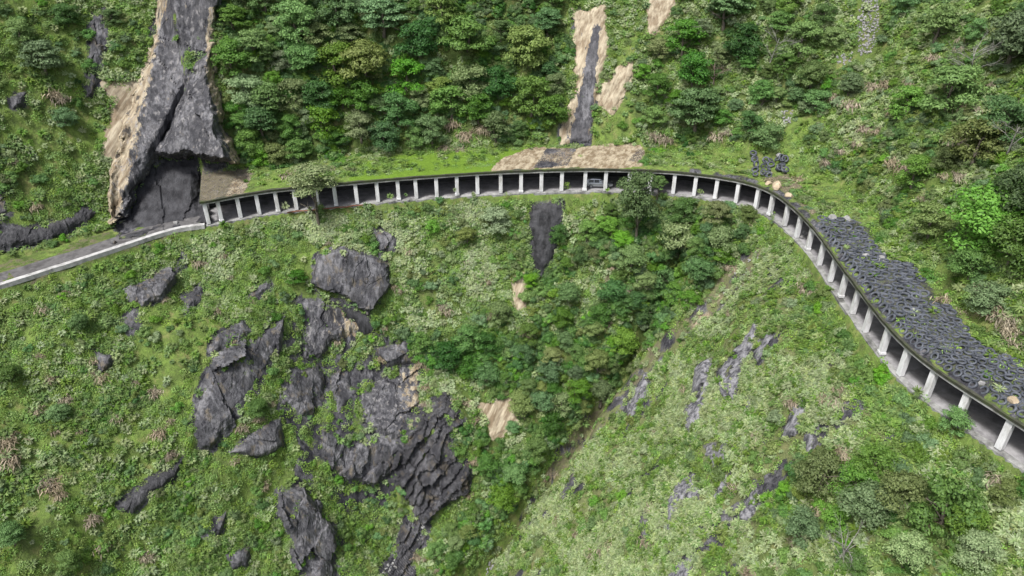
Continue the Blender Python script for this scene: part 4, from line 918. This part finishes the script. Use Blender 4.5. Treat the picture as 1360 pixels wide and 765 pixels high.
# dried clumps
PL = [plume_mesh('dry_grass_clump', 640+k) for k in range(3)]
spots = [(600,165,1.5),(618,180,1.6),(640,172,1.5),(655,160,1.4),(612,200,1.4),(590,195,1.3),(1190,215,1.5),(1205,225,1.5),(1280,182,1.6),(1268,190,1.3),(1290,176,1.3),(1110,130,1.5),(1130,140,1.5),(1160,115,1.4),(1180,112,1.4),(1320,415,1.4),(1340,425,1.4),(1345,440,1.3),(1310,385,1.2),(1255,400,1.2),(1330,408,1.3),(870,180,1.5),(885,185,1.4),(950,180,1.4),(965,175,1.2),(205,520,1.3),(210,575,1.2),(70,645,1.5),(60,640,1.2),(120,690,1.2),(195,375,1.0),(1070,382,1.2),(1080,385,1.0),(1000,765,1.3),(700,440,1.2),(620,535,1.2),(640,445,1.1),(8,585,1.7),(12,610,1.5),(70,125,1.4),(80,132,1.3),(215,170,1.0),(380,235,1.2),(400,225,1.2),(440,225,1.1),(1120,520,1.2),(1125,600,1.3),(1095,675,1.3),(1240,690,1.2),(1330,640,1.2),(1100,530,1.1),(790,735,1.1),(690,545,1.2),(1100,215,1.2),(1060,240,1.2),(1140,190,1.2),(1120,200,1.1),(560,480,1.1)]
SPT = hit([s[0] for s in spots], [s[1] for s in spots])
P2, _, g = scatter('dry', 5); p2x, p2y, _ = proj(P2); k2 = (p2x > 5) & (p2x < 1355) & (p2y > 5) & (p2y < 760); P2 = P2[k2][:110]
DP = np.vstack([SPT, P2]); DR = lean(DP, g, .35)
for i in range(len(DP)):
    o = link('dry_grass_clump', PL[i % 3], None, DP[i]); o.rotation_euler = DR[i]; s = spots[i][2] if i < len(spots) else g.uniform(.7, 1.2); o.scale = (s*1.05,)*3
    a, b_, _ = proj(DP[i][None]); later(o, 'dry straw brown grass clump', a[0], b_[0], 'grass clump', 'dried grass clumps')

# ------------------------------------------------------------------ tyres, rubble, boulders
def tyre_mesh(R0=.5, r0=.27, w=.26, mat='rubber'):
    b = MB(); b.lathe([(r0, -w*.36), (r0+.04, -w*.5), (R0-.07, -w*.5), (R0-.01, -w*.36), (R0, 0), (R0-.01, w*.36), (R0-.07, w*.5), (r0+.04, w*.5), (r0, w*.36), (r0-.015, 0)], 22, closed=True)
    return b.mesh('tyre', M[mat], True)
TY = [tyre_mesh(.62, .36, .32), tyre_mesh(.48, .275, .25)]
cand = []; g = np.random.default_rng(55)
for big, pitch, step, sa_, sb_ in ((0, 1.10, 1.26, col_s[30], col_s[37]), (1, .88, 1.0, col_s[37], S_GAL1-.3)):
    for row in range(13):
        u = .36+row*pitch; s = sa_+(step/2 if row % 2 else 0)
        while s < sb_:
            q = CU(np.array([s+g.normal(0, .08)]), u+g.normal(0, .07))[0]; q[2] = interp(ZS, q[0:1], q[1:2])[0]
            cand.append((row, s, q, big)); s += step
CP_ = np.array([c[2] for c in cand]); tx_, ty_, td_ = proj(CP_)
ok = inpoly(tx_, ty_, TYREZ) & (g.uniform(0, 1, len(cand)) > .06)
# keep the upper edge ragged
sc = np.where((tx_ > 0) & (tx_ < 1362) & (ty_ < 766), 1/td_, -1/td_); idx = np.nonzero(ok)[0]; idx = idx[np.argsort(-sc[idx])]
ind, rest = idx[:290], idx[290:]
nrmT = normal_at(CP_[:, 0], CP_[:, 1], ZS, 1.)
def tyre_rot(i):
    n = nrmT[i].copy(); n += g.normal(0, .11, 3); 
    if n[2] < .75: n[2] = .75
    return Vector((0, 0, 1)).rotation_difference(Vector(n).normalized()).to_euler()
rows = {}
for i in ind: rows.setdefault(cand[i][0], []).append(i)
for r_, li in rows.items():
    li.sort(key=lambda i: cand[i][1])
    for k, i in enumerate(li):
        o = link('tyre', TY[cand[i][3]], None, CP_[i]+np.array([0, 0, 24e-2+abs(g.normal(0, .05))])); o.rotation_euler = tyre_rot(i); s = g.uniform(.9, 1.08); o.scale = (s, s, s)
        rn = 'row along the roof edge' if r_ == 0 else ordn(r_+1)+' row in from the roof edge'
        tag(o, f'old black tyre in the {rn}, {ordn(k+1)} from the bend', 'tyre', 'tyres laid over the gallery roof')
if len(rest):
    V = []; Fs = []; b0 = 0
    for i in rest:
        me = TY[cand[i][3]]; v = np.zeros(len(me.vertices)*3, np.float32); me.vertices.foreach_get('co', v); v = v.reshape(-1, 3); Rm = np.array(tyre_rot(i).to_matrix())
        V.append(v @ Rm.T+CP_[i]+np.array([0, 0, .26])); Fs.append(np.array([list(p.vertices) for p in me.polygons])+b0); b0 += len(v)
    tag(link('tyre_mass', mesh_np('tyre_mass', np.vstack(V), np.vstack(Fs), M['rubber'], True)), None, kind='stuff')
print('tyres', len(ind), len(rest))
pile = [(g.uniform(996, 1043), g.uniform(209, 236)) for _ in range(26)]
PP = hit([p[0] for p in pile], [p[1] for p in pile]); pile_o = sorted(range(26), key=lambda i: pile[i][0])
for k, i in enumerate(pile_o):
    o = link('tyre', TY[i % 2], None, PP[i]+np.array([0, -.2, .4+.25*(i % 3)])); o.rotation_euler = (g.normal(.5, .4), g.normal(0, .4), 0)
    tag(o, f'black tyre in the loose pile above the gallery bend, {ordn(k+1)} from left', 'tyre', 'tyres in the loose pile')
def stone_mesh(seed, mat):
    g = np.random.default_rng(seed); bm = bmesh.new(); bmesh.ops.create_icosphere(bm, subdivisions=2, radius=.5)
    pl = g.normal(size=(9, 3)); pl /= np.linalg.norm(pl, axis=1, keepdims=True); dd = g.uniform(.26, .42, 9)
    for v in bm.verts:
        c = np.array(v.co)
        for n, d in zip(pl, dd):
            e = c @ n-d
            if e > 0: c = c-n*e
        v.co = c
    me = bpy.data.meshes.new('boulder'); bm.to_mesh(me); bm.free(); me.materials.append(mat); return me
STN = [stone_mesh(700+k, M['stone']) for k in range(4)]; STT = [stone_mesh(720+k, M['tanstone']) for k in range(3)]; STD = stone_mesh(740, M['rock'][0])
def boulder(px, py, size, me, label, sq=(1, 1, 1), group=None):
    p = hit([px], [py])[0]; o = link('boulder', me, None, p+np.array([0, 0, size*.18*sq[2]])); o.scale = (size*sq[0], size*sq[1], size*sq[2]); o.rotation_euler = (g.normal(0, .2), g.normal(0, .2), g.uniform(0, 6)); tag(o, label, 'rock' if size < 1 else 'boulder', group)
boulder(1170,345,2.3,STN[0],'long grey slab of stone at the upper edge of the tyres',(1.7,.7,.28)); boulder(1142,311,.9,STN[1],'white flat stone near the top tip of the tyres',(1.3,.8,.6))
boulder(1213,414,1.3,STN[2],'pale flat stone lying among the middle tyres',(1.4,.9,.5)); boulder(1150,341,1.1,STN[3],'pale stone left of the long grey slab',(1,1,.7)); boulder(1302,512,1.0,STN[1],'white stone standing near the roof edge among the lower tyres',(.7,.7,1.2))
boulder(1125,293,1.5,STN[0],'grey stone at the top tip of the tyres',(1.3,1,.7)); boulder(1105,292,1.3,STN[2],'grey stone left of the tip of the tyres')
boulder(1032,250,2.1,STT[0],'tan boulder on the roof edge at the gallery bend',(1.3,.9,.8)); boulder(1047,262,1.3,STT[1],'smaller tan boulder just below the tan boulder on the roof edge'); boulder(1020,246,1.1,STT[2],'small tan rock left of the tan boulder on the roof edge')
boulder(1022,232,.9,STN[3],'white stone in front of the tyre pile'); boulder(1034,208,1.2,STN[1],'pale stone behind the tyre pile')
boulder(1344,536,1.2,STT[2],'tan stone at the roof edge near the right frame edge'); boulder(234,297,.9,STN[1],'pale stone on the verge at the foot of the undercut rock wall'); boulder(152,323,1.0,STD,'dark round stone on the verge of the open road')
boulder(1138,690,.01,STN[0],'x') if False else None
# boulders on the gallery floor behind the columns at the bend
for q, (px, py, s) in enumerate([(1070,312,1.3),(1064,316,.8)]):
    p = on_road(np.array([px]), np.array([py]))[0]; o = link('boulder', STN[q], None, p+np.array([0, 0, s*.25])); o.scale = (s, s, s*.8)
    tag(o, ['grey boulder on the gallery floor at the bend','smaller grey rock beside the boulder on the gallery floor'][q], 'boulder')
# rubble chutes
def rubble(name, polys, n, smin, smax, mat, seed):
    g = np.random.default_rng(seed); pts = []
    for poly, k in polys:
        a = np.array(poly); c = 0
        while c < k:
            x, y = g.uniform(a[:, 0].min(), a[:, 0].max()), g.uniform(a[:, 1].min(), a[:, 1].max())
            if inpoly(x, y, poly): pts.append((x, y)); c += 1
    Pp = hit([p[0] for p in pts], [p[1] for p in pts]); V = []; Fs = []; b0 = 0
    src = []
    for me in STN:
        v = np.zeros(len(me.vertices)*3, np.float32); me.vertices.foreach_get('co', v); src.append((v.reshape(-1, 3), np.array([list(p.vertices) for p in me.polygons])))
    for i, p in enumerate(Pp):
        v, f = src[i % 4]; s = g.uniform(smin, smax)*g.uniform(.6, 1.2, 3); Rm = np.array(Euler(g.uniform(0, 6, 3)).to_matrix())
        V.append((v*s) @ Rm.T+p+np.array([0, 0, .05])); Fs.append(f+b0); b0 += len(v)
    tag(link(name, mesh_np(name, np.vstack(V), np.vstack(Fs), mat)), None, kind='stuff')
rubble('white_rubble', [([(1145,-5),(1166,-5),(1168,40),(1160,72),(1140,74),(1138,30)], 330), ([(1112,72),(1132,70),(1130,86),(1112,90)], 40), ([(1038,148),(1054,146),(1050,164),(1040,166)], 40), ([(1120,5),(1135,25),(1125,35)], 15)], 0, .18, .55, M['stone'], 5)
rubble('grey_rubble', [([(1085,270),(1130,285),(1120,300),(1095,296)], 40), ([(535,690),(570,688),(548,745),(505,765),(520,738)], 130), ([(648,745),(662,742),(655,768),(645,768)], 25), ([(985,345),(1012,330),(1000,365),(965,415),(955,400)], 60)], 0, .2, .6, M['stone'], 6)

# ------------------------------------------------------------------ the car in the gallery
def make_car():
    c = on_road(np.array([797.]), np.array([249.5]))[0]
    s = s_of(c[:2]); i0 = int(np.argmin(abs(SS-s))); p = CU(SS[i0], 2.0, .01); rz = math.atan2(tang[i0][1], tang[i0][0])
    t = empty('car', p, rz); tag(t, 'silver estate car on the road inside the gallery behind the columns', 'car')
    st = [(-2.3,.42,.72,.74,.74,.70),(-2.22,.30,.86,1.12,.84,.66),(-1.95,.25,.93,1.58,.88,.64),(-1.2,.22,.95,1.66,.90,.64),(-.2,.22,.95,1.67,.90,.64),(.45,.22,.95,1.60,.90,.62),(1.2,.22,.97,1.02,.90,.68),(1.75,.24,.92,.95,.88,.66),(2.2,.30,.78,.82,.80,.58),(2.36,.40,.62,.66,.70,.50)]
    V = []; Fs = []; k = 10
    for x, zb, zt, zr, hw, hr in st:
        for sg in (1, -1):
            ring = [(hw*.75, zb), (hw, zb+.18), (hw, zt-.10), (hw-.03, zt), (hr, zr)]
            if sg < 0: ring = ring[::-1]
            V += [(x, sg*a, z) for a, z in ring]
    n = len(st)
    for i in range(n-1):
        for j in range(k): Fs.append((i*k+j, i*k+(j+1) % k, (i+1)*k+(j+1) % k, (i+1)*k+j))
    Fs += [tuple(range(k))[::-1], tuple((n-1)*k+j for j in range(k))]
    b = MB(); b.add(V, Fs); b.build('body', M['paint'], t, True, .03)
    for sg in (1, -1):
        def pt(x, f):   # on the glasshouse side
            a = [np.interp(x, [q[0] for q in st], [q[m] for q in st]) for m in (2, 3, 4, 5)]
            return (x, sg*((a[2]-.03)*(1-f)+a[3]*f+.014), a[0]*(1-f)+a[1]*f)
        for x0, x1 in ((-1.85, -.95), (-.88, -.02), (.05, .78)):
            b = MB(); b.add([pt(x0, .12), pt(x1, .12), pt(x1-(.10 if x1 > .5 else 0), .84 if x1 < .5 else .80), pt(x0+(.12 if x0 < -1.5 else 0), .86)], [(0, 1, 2, 3)]); b.build('side_window', M['glass'], t)
        b = MB(); b.tube([(-1.7, sg*.6, 1.70), (0, sg*.6, 1.72), (.4, sg*.6, 1.66)], .022, 6); b.build('roof_rail', M['trim'], t)
        b = MB(); b.box((2.2, sg*.60, .70), (.26, .30, .14)); b.build('headlight', M['lamp'], t, False, .03)
        b = MB(); b.box((-2.27, sg*.70, .86), (.10, .18, .28)); b.build('tail_light', M['rust'], t, False, .02)
        b = MB(); b.box((.75, sg*1.0, 1.02), (.16, .20, .13)); b.build('mirror', M['paint'], t, False, .03)
        for x in (-1.42, 1.42):
            w = MB(); w.lathe([(.21, -.10), (.31, -.11), (.345, -.07), (.345, .07), (.31, .11), (.21, .10)], 20, 'y', closed=True); wo = w.build('wheel', M['rubber'], t, True); wo.location = (x, sg*.82, .345)
            w = MB(); w.lathe([(.02, .085), (.10, .10), (.20, .085), (.215, .05), (.02, .03)], 14, 'y'); ro = w.build('rim', M['rim'], wo, True)
            if sg < 0: ro.scale = (1, -1, 1)
    b = MB(); b.add([(.52, -.56, 1.585), (.52, .56, 1.585), (1.16, .66, 1.075), (1.16, -.66, 1.075)], [(0, 1, 2, 3)]); b.build('windscreen', M['glass'], t)
make_car()

settle_labels()

# ------------------------------------------------------------------ light
sc = bpy.context.scene
w = bpy.data.worlds.new('World'); sc.world = w; w.use_nodes = True; nt = w.node_tree; bg = nt.nodes['Background']
sky = nt.nodes.new('ShaderNodeTexSky'); sky.sky_type = 'NISHITA'; sky.sun_disc = False
EL, AZ = R_(60), R_(220)       # azimuth measured from +y towards +x
sky.sun_elevation = EL; sky.sun_rotation = AZ; sky.air_density = 1.0; sky.dust_density = 4.0; sky.ozone_density = .6
hs = nt.nodes.new('ShaderNodeHueSaturation'); hs.inputs['Saturation'].default_value = .6
nt.links.new(sky.outputs[0], hs.inputs['Color']); nt.links.new(hs.outputs[0], bg.inputs[0]); bg.inputs[1].default_value = .056
ld = bpy.data.lights.new('sun', 'SUN'); ld.energy = 1.5; ld.angle = R_(11); ld.color = (1, .985, .955); lo = bpy.data.objects.new('sun', ld); C.objects.link(lo)
dirv = Vector((math.sin(AZ)*math.cos(EL), math.cos(AZ)*math.cos(EL), math.sin(EL))); lo.rotation_euler = dirv.to_track_quat('Z', 'Y').to_euler(); lo.location = (0, 40, 90)
vs = sc.view_settings; vs.view_transform = 'Standard'; vs.look = 'None'; vs.gamma = 1; vs.exposure = 1.8
sc.render.use_motion_blur = False
sc.cycles.max_bounces = 6; sc.cycles.diffuse_bounces = 3; sc.cycles.transmission_bounces = 3; sc.cycles.use_denoising = True
print('script', round(time.time()-T0, 1), 's')
